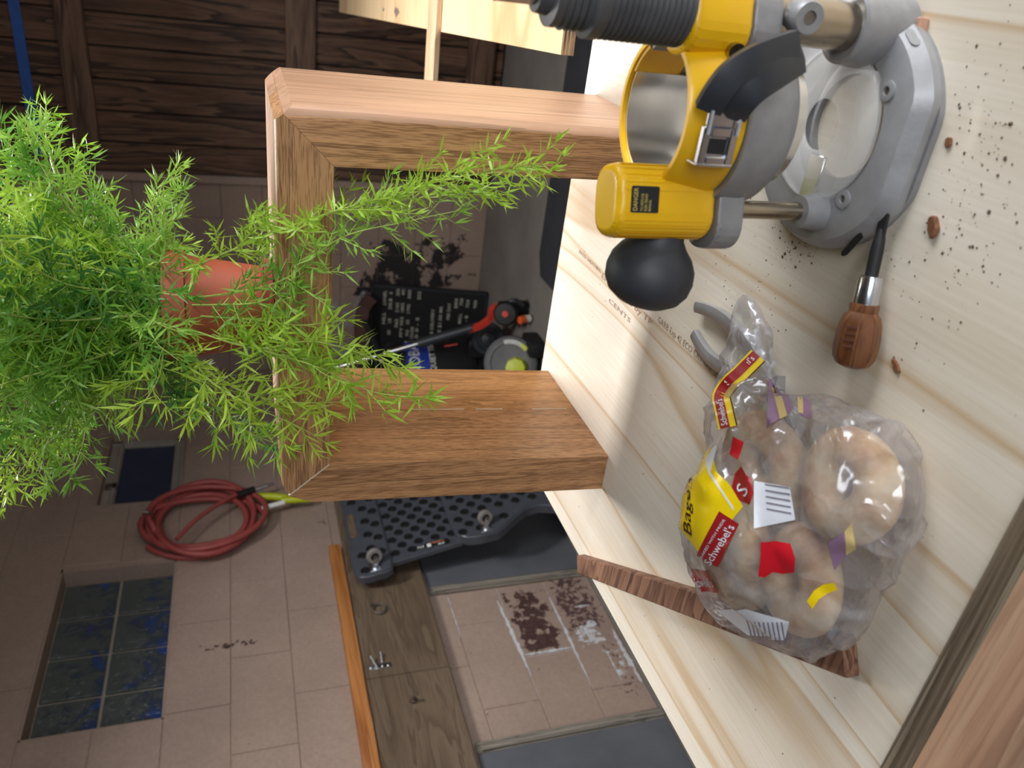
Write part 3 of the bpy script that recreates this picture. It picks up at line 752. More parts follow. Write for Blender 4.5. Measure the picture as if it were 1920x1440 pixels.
bm = B(); ringlathe(bm, [(.0485, .0205), (.0495, .024), (.047, .0265), (.036, .0275), (.019, .0275), (.0165, .026), (.017, .0245), (.036, .0245), (.046, .0205)], (CX, CY, 0), n=56); obj('clear_guard', bm, m_clear, rt)
bm = B(); box(bm, (CX - .05, CY - .012, .0213), (CX - .019, CY + .004, .0243), .001); obj('guard_tab', bm, m_sleeve, rt)
for p in ((-.043, .4155), (-.1128, .423), (-.045, .512), (-.100, .515)):
    bm = B(); lathe(bm, [(.0062, .0185), (.0062, .0222), (.0045, .0226), (.0028, .0226), (.0026, .0195)], (p[0], p[1], 0), n=18); obj('screw_boss', bm, m_alu2, rt)
    bm = B(); lathe(bm, [(.0024, .019), (.0024, .0212), (.0, .0213)], (p[0], p[1], 0), n=10); obj('screw', bm, m_rust, rt)
bm = B(); prism(bm, rpoly(-.012, -.0035, .012, .0035, .0034), .0012, (-.139, .4115, .0122), (.86, -.5, 0), (.12, .2, .6), (-.5, -.6, .3)); obj('fence_hole', bm, m_blackm, rt)
bm = B(); prism(bm, rpoly(-.007, -.004, .007, .004, .0038), .0012, (-.0125, .418, .0135), (.55, .83, 0), (-.2, .15, .7), (.6, -.4, .5)); obj('fence_hole', bm, m_alu, rt)
# columns
bm = B(); lathe(bm, [(.0135, .012), (.0135, .020), (.0115, .030), (.0108, .037), (.0068, .0375)], LP, n=28); obj('column_boss', bm, m_alu2, rt)
bm = B(); cyl(bm, LP + V((0, 0, .03)), LP + V((0, 0, .10)), .0060, n=24); obj('guide_column', bm, m_bronze, rt)
bm = B(); lathe(bm, [(.023, .004), (.0225, .030), (.0215, .041), (.0195, .042), (.0155, .040)], RP, n=36); obj('column_boss', bm, m_alu, rt)
bm = B(); cyl(bm, RP + V((0, 0, .03)), RP + V((0, 0, .13)), .0140, n=32); obj('guide_column', bm, m_bronze, rt)
bm = B(); lathe(bm, [(.0085, .0), (.0095, .002), (.0095, .016), (.0085, .0175), (.0040, .0175), (.0035, .014), (.0, .014)], RP + V((.003, -.010, .086)), (.0, -1, .12), 28); obj('stop_knob', bm, m_alu, rt)
bm = B(); cyl(bm, RP + V((.003, -.0245, .0878)), RP + V((.003, -.0262, .088)), .0038, n=12); obj('stop_screw', bm, m_rust, rt)
# grey lower carriage and bore
bm = B(); ringlathe(bm, [(.0425, .082), (.0490, .082), (.0535, .088), (.0555, .100), (.0550, .118), (.0425, .118)], (CX, CY, 0), n=56)
prism(bm, rpoly(-.030, -.020, .020, .020, .016), .020, (LP.x + .004, LP.y, .094), (.96, .28, 0), (-.28, .96, 0), (0, 0, 1), .003, 2)
prism(bm, rpoly(-.024, -.018, .020, .018, .016), .020, (RP.x - .002, RP.y, .098), (.96, .28, 0), (-.28, .96, 0), (0, 0, 1), .003, 2)
obj('carriage', bm, m_alu, rt, 35).modifiers.new('wn', 'WEIGHTED_NORMAL').keep_sharp = True
bm = B(); n = 64; rings = []
for k in range(n + 1):
    t = math.radians(62 + 330 * k / n)
    rings.append([V((CX + r_ * math.cos(t), CY + r_ * math.sin(t), z)) for r_, z in ((.0395, .070), (.0395, .1518), (.0412, .1518), (.0412, .070))])
loft(bm, rings); obj('bore_sleeve', bm, m_sleeve, rt, 30)
# yellow body
bm = B(); ringlathe(bm, [(.0418, .119), (.0515, .119), (.0520, .124), (.0490, .140), (.0470, .152), (.0455, .1545), (.0425, .1545), (.0418, .152)], (CX, CY, 0), n=64)
prism(bm, rpoly(-.024, -.019, .022, .019, .015), .070, (LP.x + .004, LP.y, .114), (.96, .28, 0), (-.28, .96, 0), (0, 0, 1), .006, 3)
prism(bm, rpoly(-.022, -.019, .024, .019, .016), .040, (RP.x - .004, RP.y, .1175), (.96, .28, 0), (-.28, .96, 0), (0, 0, 1), .005, 3)
obj('motor_clamp_body', bm, m_yel, rt, 40).modifiers.new('wn', 'WEIGHTED_NORMAL').keep_sharp = True
bm = B(); rings = []
for k in range(9):
    t = math.radians(31 + 32 * k / 8)
    rings.append([V((CX + r_ * math.cos(t), CY + r_ * math.sin(t), z)) for r_, z in ((.0400, .122), (.0400, .1530), (.0425, .1530), (.0425, .122))])
loft(bm, rings); obj('clamp_seam', bm, m_yel, rt)
bm = B(); cyl(bm, (RP.x - .019, RP.y - .0185, .127), (RP.x - .0195, RP.y - .0235, .1275), .0052, n=18); obj('clamp_pin', bm, m_bronze, rt)
# bellows over the other column
prof = [(.021, .157)]; z = .158
while z < .205:
    prof += [(.0222, z), (.0205, z + .0018)]; z += .0036
prof += [(.0225, z), (.0225, z + .007), (.019, z + .009)]; z += .009
while z < .232:
    prof += [(.0195, z), (.0175, z + .002)]; z += .004
prof += [(.0185, z), (.0185, z + .004), (.013, z + .005), (.012, z + .012), (.0, z + .012)]
bm = B(); lathe(bm, prof, RP, (0, 0, 1), 36); obj('bellows', bm, m_bell, rt, 50)
bm = B(); lathe(bm, [(.0085, z + .0125), (.0085, z + .035), (.0, z + .035)], RP, n=6); obj('depth_stop_nut', bm, m_steel, rt)
# clamp lever
bm = B()
sec = [(-.0035, -.0075), (.0035, -.0075), (.0045, 0), (.0035, .0075), (-.0035, .0075), (-.0045, 0)]
for pts in ([(-.0600, .4045, .1500), (-.0500, .4000, .1490), (-.0400, .3975, .1440), (-.0310, .3975, .1310), (-.0225, .403, .1060)],
            [(-.0620, .4040, .1335), (-.0540, .3985, .1335), (-.0455, .3955, .1285), (-.0375, .3975, .1160), (-.0300, .404, .1000)]):
    sweep(bm, smoothpts(pts, 5), sec, (0, -1, .3))
sweep(bm, smoothpts([(-.0600, .405, .1420), (-.0500, .4015, .1415), (-.0415, .400, .1360), (-.0330, .401, .1230), (-.0260, .4055, .1030)], 5), [(-.0025, -.010), (.0025, -.010), (.0025, .010), (-.0025, .010)], (0, -1, .3))
obj('clamp_lever', bm, m_black, rt, 45)
# toggle latch
bm = B()
for lo, hi in (((-.0905, .4005, .1285), (-.0690, .4045, .1335)), ((-.0905, .4005, .1465), (-.0690, .4045, .1515)), ((-.0905, .4005, .1335), (-.0855, .4045, .1465)), ((-.0745, .4005, .1335), (-.0690, .4045, .1465))):
    box(bm, lo, hi, .0006)
box(bm, (-.0870, .403, .131), (-.0730, .4065, .149)); box(bm, (-.0690, .402, .131), (-.0560, .4045, .1495), .0006)
box(bm, (-.0912, .4003, .1280), (-.0895, .412, .1520), .0005)
for zc in (.1305, .1495): cyl(bm, (-.073, .4003, zc), (-.060, .4003, zc), .0014, n=8)
obj('toggle_latch', bm, m_zinc, rt, 30)
bm = B(); box(bm, (-.0842, .4022, .1345), (-.0758, .4032, .1455)); obj('latch_window', bm, m_blackm, rt, 0)
# warning label
LX = V((.96, .28, 0)); LO = V((LP.x + .004, LP.y, 0)) + V((.28, -.96, 0)) * .01912
bm = B(); prism(bm, rpoly(-.008, .1565, .008, .1755, .001), .0003, LO, LX, (0, 0, 1), (.28, -.96, 0)); lab = obj('warning_label', bm, m_blackm, rt, 0)
bm = B(); LO2 = LO + V((.28, -.96, 0)) * .0005
text(bm, 'DANGER', LO2 + LX * -.0070 + V((0, 0, .1712)), LX, (0, 0, 1), .0042, fit=.0138)
text(bm, 'TO REDUCE', LO2 + LX * -.0070 + V((0, 0, .1672)), LX, (0, 0, 1), .0026, fit=.0105)
text(bm, 'RISK READ', LO2 + LX * -.0070 + V((0, 0, .1645)), LX, (0, 0, 1), .0026, fit=.0105)
text(bm, 'MANUAL', LO2 + LX * -.0070 + V((0, 0, .1618)), LX, (0, 0, 1), .0026, fit=.007)
obj('lettering', bm, plain('label_yellow', hexc(206, 184, 96), 0.5), lab, 0)
# knob
KA = V((-1, .02, .10)).normalized(); KO = V((-.1335, .443, .1375))
bm = B(); lathe(bm, [(.012, -.004), (.012, .002), (.0155, .006)], KO, KA, 28); obj('knob_collar', bm, m_yel, rt)
kp = [(.0138, .004), (.0140, .009), (.0152, .014), (.0190, .0195), (.0245, .025), (.0285, .032), (.0300, .040), (.0290, .048), (.0250, .055), (.0180, .060), (.0090, .0625), (.0, .063)]
bm = B(); lathe(bm, kp, KO, KA, 64); obj('knob', bm, m_rubber, rt, 80)

# ================================================================== STUBBY SCREWDRIVER
sd = thing('screwdriver', 'stubby wooden handled screwdriver with black blade beside the router', 'screwdriver', (-.17, .385, 0))
A0 = V((-.1130, .3945, .0110)); A1 = V((-.2120, .3705, .0175)); ax = (A1 - A0).normalized(); LN = (A1 - A0).length
m_sdw = wood('stained_handle_wood', hexc(132, 88, 56), hexc(124, 80, 50), hexc(106, 66, 42), 0, 20, 4, 0.25, 0.35)
def sdp(s): return A0 + ax * s
bm = B(); sweep(bm, [sdp(s) for s in (0, .006, .016, .030, .036, .044)], [(-.001, -.0034), (.001, -.0034), (.001, .0034), (-.001, .0034)], (0, 0, 1), scale=lambda t: 1.0)
lathe(bm, [(.002, .010), (.0036, .016), (.0042, .024), (.0042, .045)], A0, ax, 16); obj('blade', bm, m_blackm, sd)
bm = B(); lathe(bm, [(.0062, .040), (.0072, .0405), (.0076, .042), (.0080, .058), (.0078, .0595)], A0, ax, 28); obj('ferrule', bm, m_zinc, sd)
bm = B(); prof = [(.0092, .0585), (.0098, .060), (.0094, .064), (.0120, .067), (.0136, .072), (.0146, .080), (.0148, .088), (.0138, .095), (.0110, .0995), (.0060, .1015), (.0, .102)]
lathe(bm, prof, A0, ax, 8); bmesh.ops.bevel(bm, geom=[e for e in bm.edges if abs((e.verts[1].co - e.verts[0].co).normalized().dot(ax)) > .75], offset=.0012, segments=2, affect='EDGES'); obj('handle', bm, m_sdw, sd, 28)
M3 = frame(ax, (0, 0, 1))
up_ = V((.25, -.45, .8)); up_ = (up_ - ax * up_.dot(ax)).normalized(); sdv = ax.cross(up_)
bm = B()
for k in range(4):
    c = sdp(.0735 + k * .0042) + up_ * (.01375 + .0003 * k) + sdv * .002
    prism(bm, rpoly(-.0038, -.0006, .0038, .0006, .0005), .0006, c, sdv, ax, up_)
obj('grip_mark', bm, plain('burnt_mark', hexc(86, 50, 34), .6), sd, 0)

# ================================================================== PLIERS
m_plier = plain('satin_steel', hexc(170, 170, 172), .38, .55, .1, 60)
pl = thing('pliers', 'chrome curved handled pliers half under the bread bag', 'pliers', (-.27, .50, 0))
for pts, flip in (([(-.2580, .5760, .0085), (-.2510, .5480, .0090), (-.2500, .5200, .0090), (-.2560, .4900, .0085), (-.2690, .4600, .0080), (-.2760, .4440, .0080)], 1),
                  ([(-.2855, .5760, .0085), (-.2925, .5500, .0090), (-.2920, .5240, .0090), (-.2860, .4960, .0085), (-.2760, .4640, .0080), (-.2680, .4440, .0080)], -1)):
    bm = B(); zz = .0 if flip > 0 else -.0045
    sweep(bm, [p + V((0, 0, zz)) for p in smoothpts(pts, 6)], [(-.0035, -.0050), (-.0010, -.0056), (.0025, -.0050), (.0035, -.002), (.0035, .002), (.0025, .0050), (-.0010, .0056), (-.0035, .0050)], (0, 0, 1), scale=lambda t: .95 + .55 * t)
    obj('handle', bm, m_plier, pl, 40)
bm = B(); cyl(bm, (-.2722, .452, .0012), (-.2722, .452, .0135), .0075, n=20); obj('pivot', bm, m_steel, pl)
for s in (-1, 1):
    bm = B(); sweep(bm, smoothpts([(-.2722 + s * .002, .450, .008), (-.279 + s * .004, .432, .008), (-.288 + s * .0015, .412, .008)], 5), [(-.004, -.0035), (.004, -.0035), (.004, .0035), (-.004, .0035)], (0, 0, 1), scale=lambda t: 1 - .6 * t); obj('jaw', bm, m_steel, pl)

# ================================================================== WALNUT STRIP
d = V((-.400, .290, 0)) - V((-.664, .690, 0)); Lw = d.length; dx = d.normalized(); dy = V((-dx.y, dx.x, 0))
bm = B(); prism(bm, [(0, -.0135), (0, .0095), (Lw, .0140), (Lw, -.0140)], .0125, (-.664, .690, .0002), dx, dy, (0, 0, 1), .0012, 1)
o = obj('wood_strip', bm, m_walnut, None, 30)
tag(rebase(o, (-.53, .49, 0)), 'brown walnut strip lying under the bread bag on the plywood', 'wood strip')

# ================================================================== BAGELS IN A BAG
m_bagel, nt, nd, lk, b_ = nodes('baked_crust')
vv = coords(nd, lk); nn = noise(nd, lk, vv, 26.0, 4); r = ramp(nd, [(0.34, hexc(226, 206, 172)), (0.5, hexc(212, 176, 130)), (0.66, hexc(178, 126, 80))]); lk.new(nn, r.inputs[0])
lk.new(r.outputs[0], b_.inputs['Base Color']); b_.inputs['Roughness'].default_value = 0.5; bump(nd, lk, b_, noise(nd, lk, vv, 160, 3), .2, .001)
def bagel_mesh():
    b_ = B(); n, m = 32, 14; rings = []
    for i in range(n):
        t = 2 * math.pi * i / n; R_ = .0315 + .0012 * math.sin(3 * t + 1); rr = .0195 + .001 * math.sin(2 * t)
        rings.append([V(((R_ + rr * math.cos(q)) * math.cos(t), (R_ + rr * math.cos(q)) * math.sin(t), (.0205 if math.sin(q) > 0 else .017) * math.sin(q))) for q in [2 * math.pi * j / m for j in range(m)]])
    loft(b_, rings, cap=False, closed=True); bmesh.ops.recalc_face_normals(b_, faces=b_.faces)
    me = bpy.data.meshes.new('bagel'); b_.to_mesh(me); b_.free()
    for p in me.polygons: p.use_smooth = True
    me.materials.append(m_bagel); return me
bme = bagel_mesh()
BAG = [((-.3120, .4050, .0300), (10, -8, 20), 'browned bagel in the plastic bag nearest the pliers'),
       ((-.4100, .4040, .0260), (-6, -8, 70), 'pale bagel in the plastic bag beside the walnut strip'),
       ((-.3650, .3350, .0280), (-10, 6, 10), 'bagel in the plastic bag at the barcode end'),
       ((-.2790, .3300, .0240), (4, 8, 50), 'bagel in the plastic bag on the side nearest the screwdriver'),
       ((-.3480, .3760, .0640), (-10, 12, 120), 'bagel lying on top of the others inside the plastic bag')]
for p, rot, lab in BAG:
    o = bpy.data.objects.new('bagel', bme); COL.objects.link(o); o.location = p; o.scale = (.79, .79, .79); o.rotation_euler = [math.radians(q) for q in rot]
    tag(o, lab, 'bagel', 'bagels in the bread bag')
# film of the bag
bm = B()
def ell(c, s, rz=0.0):
    g = bmesh.ops.create_icosphere(bm, subdivisions=3, radius=1.0)
    M_ = Matrix.Rotation(rz, 3, 'Z')
    for v in g['verts']: v.co = M_ @ V((v.co.x * s[0], v.co.y * s[1], v.co.z * s[2])) + V(c)
for p, rot, lab in BAG: ell(p, (.0560, .0560, .0310))
h_ = bmesh.ops.convex_hull(bm, input=bm.verts)
dead = [g for g in h_['geom_interior'] + h_['geom_unused'] if isinstance(g, bmesh.types.BMVert)]
bmesh.ops.delete(bm, geom=list(set(dead)), context='VERTS')
ell((-.300, .440, .030), (.040, .040, .026), .3); ell((-.282, .458, .026), (.032, .030, .020), .2)
ell((-.262, .474, .020), (.036, .026, .015), .5); ell((-.248, .482, .016), (.042, .024, .012), .6)
for v in bm.verts: v.co.z = max(v.co.z, .0016)
me = bpy.data.meshes.new('film'); bm.to_mesh(me); bm.free()
tmp = bpy.data.objects.new('film', me); COL.objects.link(tmp)
md = tmp.modifiers.new('r', 'REMESH'); md.mode = 'VOXEL'; md.voxel_size = .0032
sm = tmp.modifiers.new('s', 'SMOOTH'); sm.factor = .5; sm.iterations = 6
dg = bpy.context.evaluated_depsgraph_get(); me2 = bpy.data.meshes.new_from_object(tmp.evaluated_get(dg)); bpy.data.objects.remove(tmp)
from mathutils import noise as mn
me2.update()
nrm = [v.normal.copy() for v in me2.vertices]
for v, n_ in zip(me2.vertices, nrm):
    c = v.co
    w_ = c + V((mn.noise(c * 18), mn.noise(c * 18 + V((5, 5, 5))), mn.noise(c * 18 + V((9, 2, 4))))) * .012
    q1 = mn.noise(w_ * 22.0); q2 = abs(mn.noise(w_ * 26.0 + V((3, 1, 7)))); q3 = abs(mn.noise(w_ * 48.0 + V((8, 2, 1))))
    a = .0030 * q1 + .0040 * (max(0, .20 - q2) / .20) - .001
    if c.z < .006: a *= .2
    v.co = c + n_ * a
    if v.co.z < .0012: v.co.z = .0012
for p in me2.polygons: p.use_smooth = True
me2.update()
m_film, nt, nd, lk, b_ = nodes('clear_bag_film')
nd.remove(b_)
tr = nd.new('ShaderNodeBsdfTransparent'); tr.inputs[0].default_value = (.99, .985, .99, 1)
gl = nd.new('ShaderNodeBsdfGlossy'); gl.inputs['Roughness'].default_value = .16; gl.inputs['Color'].default_value = (.95, .95, 1, 1)
df = nd.new('ShaderNodeBsdfDiffuse'); df.inputs[0].default_value = (.90, .88, .90, 1)
lw = nd.new('ShaderNodeLayerWeight'); lw.inputs['Blend'].default_value = .45
bp = nd.new('ShaderNodeBump'); bp.inputs['Strength'].default_value = .55; bp.inputs['Distance'].default_value = .012
vv = coords(nd, lk); vd = nd.new('ShaderNodeVectorMath'); vd.operation = 'ADD'; nz = nd.new('ShaderNodeTexNoise'); nz.inputs['Scale'].default_value = 30; lk.new(vv, nz.inputs['Vector'])
vsx = nd.new('ShaderNodeVectorMath'); vsx.operation = 'SCALE'; vsx.inputs['Scale'].default_value = .035; lk.new(nz.outputs['Color'], vsx.inputs[0]); lk.new(vv, vd.inputs[0]); lk.new(vsx.outputs[0], vd.inputs[1])
vo = nd.new('ShaderNodeTexVoronoi'); vo.inputs['Scale'].default_value = 38; lk.new(vd.outputs[0], vo.inputs['Vector']); lk.new(vo.outputs['Distance'], bp.inputs['Height'])
for s_ in (gl, df, lw): lk.new(bp.outputs[0], s_.inputs['Normal'])
m1 = nd.new('ShaderNodeMixShader'); m1.inputs[0].default_value = .17; lk.new(tr.outputs[0], m1.inputs[1]); lk.new(df.outputs[0], m1.inputs[2])
m2 = nd.new('ShaderNodeMixShader'); lk.new(mth(nd, lk, 'ADD', mth(nd, lk, 'MULTIPLY', lw.outputs['Fresnel'], .45), .05), m2.inputs[0]); lk.new(m1.outputs[0], m2.inputs[1]); lk.new(gl.outputs[0], m2.inputs[2])
lk.new(m2.outputs[0], nd['Material Output'].inputs[0])
bag = thing('bread_bag', 'crumpled clear plastic bagel bag with yellow and red print', 'bag', (-.33, .37, 0))
bvh = BVHTree.FromPolygons([v.co for v in me2.vertices], [tuple(p.vertices) for p in me2.polygons])
me2.transform(Matrix.Translation(-bag.location)); me2.materials.clear(); film = link('film', me2, m_film, bag)
DV = V((.55, -.60, .58)).normalized()
def drape(p, lift=.0009):
    p = V(p); h = bvh.ray_cast(p + DV * .25, -DV)
    if h[0] is None: h = bvh.find_nearest(p)
    return h[0] + DV * lift
def patch(name, poly, mat, lift=.0008, parent=film, cuts=5):
    b_ = B(); f_ = b_.faces.new([b_.verts.new(p) for p in poly]); bmesh.ops.triangulate(b_, faces=[f_])
    for q in range(cuts):
        ed = [e for e in b_.edges if e.calc_length() > .004]
        if not ed: break
        bmesh.ops.subdivide_edges(b_, edges=ed, cuts=1, use_grid_fill=True)
        bmesh.ops.triangulate(b_, faces=[f for f in b_.faces if len(f.verts) > 3])
    for v in b_.verts: v.co = drape(v.co, lift)
    return obj(name, b_, mat, parent, 60)
m_by = plain('bag_yellow', hexc(244, 210, 20), .3, var=.04); m_br = plain('bag_dark_red', hexc(158, 34, 38), .3, var=.05)
m_bs = plain('bag_scarlet', hexc(206, 30, 44), .3, var=.05); m_bw = plain('bag_white', hexc(222, 224, 232), .35, var=.05); m_bgrey = plain('bag_grey_print', hexc(128, 124, 138), .4)
def Z6(l): return [V((a, b_, .06)) for a, b_ in l]
yel = Z6([(-.3095, .4274), (-.330, .4452), (-.3581, .4516), (-.3958, .4394), (-.3947, .4000), (-.363, .3900), (-.3301, .3785), (-.3260, .3985), (-.3270, .4140), (-.3200, .4260)])
patch('yellow_print', yel, m_by)
patch('white_border', Z6([(-.3085, .4262), (-.3095, .4285), (-.327, .4342), (-.3345, .4225), (-.3365, .4060), (-.3400, .3858), (-.3375, .3868), (-.3345, .4050), (-.3318, .4215), (-.3262, .4315)]), m_bw, .0013)
patch('red_print', Z6([(-.3505, .3990), (-.3440, .3765), (-.3881, .3830), (-.3990, .4085)]), m_br, .0014)
patch('red_print', Z6([(-.4229, .4192), (-.4006, .3921), (-.4062, .3751), (-.4312, .3990)]), m_br, .0012)
patch('scarlet_print', Z6([(-.3400, .3520), (-.3290, .3400), (-.3205, .3270), (-.3260, .3190), (-.3350, .3150), (-.3440, .3240), (-.3500, .3330), (-.3590, .3380), (-.3630, .3440), (-.3510, .3470)]), m_bs, .0012)
patch('white_label', Z6([(-.4289, .3745), (-.3943, .3447), (-.3691, .3035), (-.385, .3009), (-.4179, .3333)]), m_bw, .0012)
patch('white_label', Z6([(-.3065, .3765), (-.2871, .3437), (-.3031, .3298), (-.3361, .3621)]), m_bw, .0010)
patch('red_print', Z6([(-.3060, .3930), (-.3085, .3850), (-.3066, .3790), (-.3150, .3730), (-.3243, .3729), (-.3290, .3840), (-.3260, .3950), (-.3150, .3965)]), m_br, .0012)
patch('red_print', Z6([(-.2920, .4120), (-.2880, .3990), (-.3040, .3985), (-.3060, .4090)]), m_bs, .0011)
patch('yellow_print', Z6([(-.3440, .2960), (-.3330, .2935), (-.3230, .2880), (-.3150, .2800), (-.3165, .2750), (-.3260, .2820), (-.3350, .2870), (-.3450, .2890)]), m_by, .0011)
def btext(name, s, o, ax_, ay_, size, fit, mat, lift=.0019):
    b_ = B(); text(b_, s, o, ax_, ay_, size, fit, fn=lambda p: drape(p, lift)); return obj(name, b_, mat, film, 0)
def dirs(a, b_): return (V(b_) - V(a)).normalized()
A_, B_ = V((-.3945, .4005, .06)), V((-.3470, .3885, .06)); u_ = dirs(A_, B_); v_ = dirs((-.3881, .383, .06), (-.399, .4085, .06))
btext('lettering', "Schwebel's", (-.3935, .3905, .06), u_, v_, .013, .046, m_bw)
btext('lettering', 'BAKED WITH PRIDE', (-.3960, .4015, .06), u_, v_, .0042, .046, m_bw)
u_ = dirs((-.4312, .399, .06), (-.4062, .3751, .06)); v_ = dirs((-.4062, .3751, .06), (-.4006, .3921, .06))
btext('lettering', "Schwebel's", (-.4285, .4020, .06), u_, v_, .011, .030, m_bw)
u_ = dirs((-.3275, .3954, .06), (-.3071, .394, .06))
btext('lettering', 'S', (-.3235, .3790, .06), u_, dirs((-.3243, .3749, .06), (-.3275, .3954, .06)), .017, None, m_bw)
m_ink = plain('brown_ink', hexc(70, 36, 30), .4)
u_ = dirs((-.392, .41, .06), (-.345, .436, .06)); v_ = dirs((-.36, .40, .06), (-.372, .44, .06))
btext('lettering', 'Bagels', (-.3910, .4190, .06), u_, v_, .016, .046, m_ink, .0016)
for k in range(9):
    a = V((-.404 + .0035 * k, .3410 - .0038 * k, .06)); u_ = V((-.012, -.011, 0))
    patch('print_line', [a, a + u_, a + u_ + V((.0012, -.0013, 0)), a + V((.0012, -.0013, 0))], m_bgrey, .0017, cuts=2)
for k in range(5):
    a = V((-.301 - .0035 * k, .366 - .0022 * k, .06)); u_ = V((.0135, -.022, 0))
    patch('print_line', [a, a + u_, a + u_ + V((-.0008, -.0006, 0)), a + V((-.0008, -.0006, 0))], m_bgrey, .0016, cuts=3)
# printed edge of the bag mouth standing up as a folded ribbon
rp = [drape(p, .0035) for p in smoothpts([(-.2365, .4440, .035), (-.2614, .4540, .036), (-.2900, .4670, .035), (-.3010, .4570, .036), (-.3095, .4430, .038)], 6)]
rp = [rp[0]] + [(rp[max(i - 1, 0)] + rp[i] * 2 + rp[min(i + 1, len(rp) - 1)]) / 4 for i in range(1, len(rp) - 1)] + [rp[-1]]
def ribbon(name, hw, mat, lf, sh=0.0):
    b_ = B(); rings = []
    for i, p in enumerate(rp):
        t = (rp[min(i + 1, len(rp) - 1)] - rp[max(i - 1, 0)]).normalized(); w = DV.cross(t).normalized()
        c = p + DV * lf + w * sh
        rings.append([c - w * hw, c + w * hw, c + w * hw + DV * .0004, c - w * hw + DV * .0004])
    loft(b_, rings); bmesh.ops.recalc_face_normals(b_, faces=b_.faces); return obj(name, b_, mat, bag, 60)
ribbon('yellow_print', .0072, m_by, 0); ribbon('brown_edge', .0006, m_ink, .0006, .0064); ribbon('red_print', .0036, m_br, .0006, -.0022)
for i0 in (1, 14):
    b_ = B(); p0_, p1_ = rp[i0 + 9], rp[i0]; uu = (p1_ - p0_).normalized(); vh = DV.cross(uu).normalized()
    text(b_, "Schwebel's", p0_ + vh * .0000 + DV * .0022, uu, vh, .0066, fit=(p1_ - p0_).length * .95); obj('lettering', b_, m_bw, bag, 0)
m_pur = plain('bag_purple', hexc(150, 118, 146), .35, var=.08); m_tan = plain('bag_tan_print', hexc(214, 190, 130), .35, var=.06)
def ZZ(l, z): return [V((a, b_, z)) for a, b_ in l]
patch('purple_print', ZZ([(-.2452, .4255), (-.2370, .4110), (-.2560, .3895), (-.2868, .4085)], .035), m_pur, .0010)
patch('tan_print', ZZ([(-.2500, .4200), (-.2455, .4130), (-.2650, .3935), (-.2720, .3990)], .035), m_tan, .0015)
patch('purple_print', ZZ([(-.2460, .3990), (-.2440, .3830), (-.2580, .3760), (-.2620, .3880)], .03), m_pur, .0010)
patch('tan_print', ZZ([(-.2480, .3960), (-.2450, .3910), (-.2590, .3850), (-.2610, .3900)], .03), m_tan, .0014)
patch('purple_print', ZZ([(-.3050, .3080), (-.2890, .2990), (-.3010, .2900), (-.3170, .2940)], .05), m_pur, .0010)
patch('tan_print', ZZ([(-.2890, .2990), (-.2800, .2960), (-.2920, .2850), (-.3010, .2900)], .05), m_tan, .0010)

# ================================================================== CHIPS AND DUST
m_chip = wood('oak_chip', hexc(142, 98, 68), hexc(120, 80, 54), hexc(88, 56, 40), 0, 40, 6, .4, .7)
m_chipp = wood('pink_offcut', hexc(206, 166, 142), hexc(196, 152, 128), hexc(170, 122, 100), 0, 30, 4, .3, .7)
def chip(p, s, rz, mat, lab, seed):
    r_ = random.Random(seed); b_ = B(); n = 7
    poly = [(s[0] * math.cos(2 * math.pi * k / n) * r_.uniform(.75, 1.1), s[1] * math.sin(2 * math.pi * k / n) * r_.uniform(.75, 1.1)) for k in range(n)]
    c, sn = math.cos(rz), math.sin(rz)
    prism(b_, poly, s[2], (p[0], p[1], .0002), (c, sn, 0), (-sn, c, 0), (0, 0, 1), min(s) * .2, 1)
    return tag(rebase(obj('wood_chip', b_, mat, None, 0), (p[0], p[1], 0)), lab, 'wood chip', 'wood chips on the workbench')
chip((-.111, .363), (.0085, .0042, .004), .5, m_chip, 'largest brown wood chip on the table before the router', 1)
bm = B(); prism(bm, [(-.006, -.006), (.006, -.005), (.0055, .005), (-.007, .0065)], .007, (-.007, .428, .0002), (1, .1, 0), (-.1, 1, 0), (0, 0, 1), .0008, 1)
tag(rebase(obj('wood_offcut', bm, m_chipp, None, 0), (-.007, .428, 0)), 'small pinkish wood offcut at the edge of the router base', 'wood offcut')
chip((-.259, .345), (.0070, .0035, .0035), 2.3, m_chip, 'curled brown wood chip beside the bread bag', 2)
chip((-.064, .376), (.0040, .0028, .002), .2, m_chip, 'small reddish wood chip close to the front flat of the router base', 3)
chip((-.2005, .352), (.0060, .0025, .002), 1.0, m_chip, 'thin wood chip in the shadow of the screwdriver', 4)
bm = B(); r_ = random.Random(9)
def speck(x, y, s):
    n = 5; a0 = r_.uniform(0, 6)
    a = [bm.verts.new((x + s * math.cos(a0 + 6.283 * k / n) * r_.uniform(.5, 1.2), y + s * math.sin(a0 + 6.283 * k / n) * r_.uniform(.5, 1.2), .0002)) for k in range(n)]
    t = bm.verts.new((x, y, .0003 + s * .7))
    for k in range(n): bm.faces.new((a[k], a[(k + 1) % n], t))
for k in range(260):
    x, y = r_.gauss(-.085, .05), r_.gauss(.355, .03)
    if (V((x, y, 0)) - BC).length < .085 or y > .40: continue
    speck(x, y, abs(r_.gauss(.0003, .0004)) + .0002)
for k in range(170): speck(r_.uniform(-.24, -.13), r_.uniform(.46, .60), abs(r_.gauss(.0002, .0003)) + .00015)
for k in range(160): speck(r_.uniform(-.65, .0), r_.uniform(.26, .92), abs(r_.gauss(.0002, .0003)) + .00015)
for k in range(120): speck(r_.gauss(-.158, .012), r_.gauss(.478, .014), abs(r_.gauss(.0003, .0004)) + .0002)
tag(obj('sawdust', bm, plain('dark_dust', hexc(92, 70, 56), .9, var=.3, scale=500), None, 0), 'dark sawdust specks scattered over the plywood table', 'sawdust', kind='stuff')

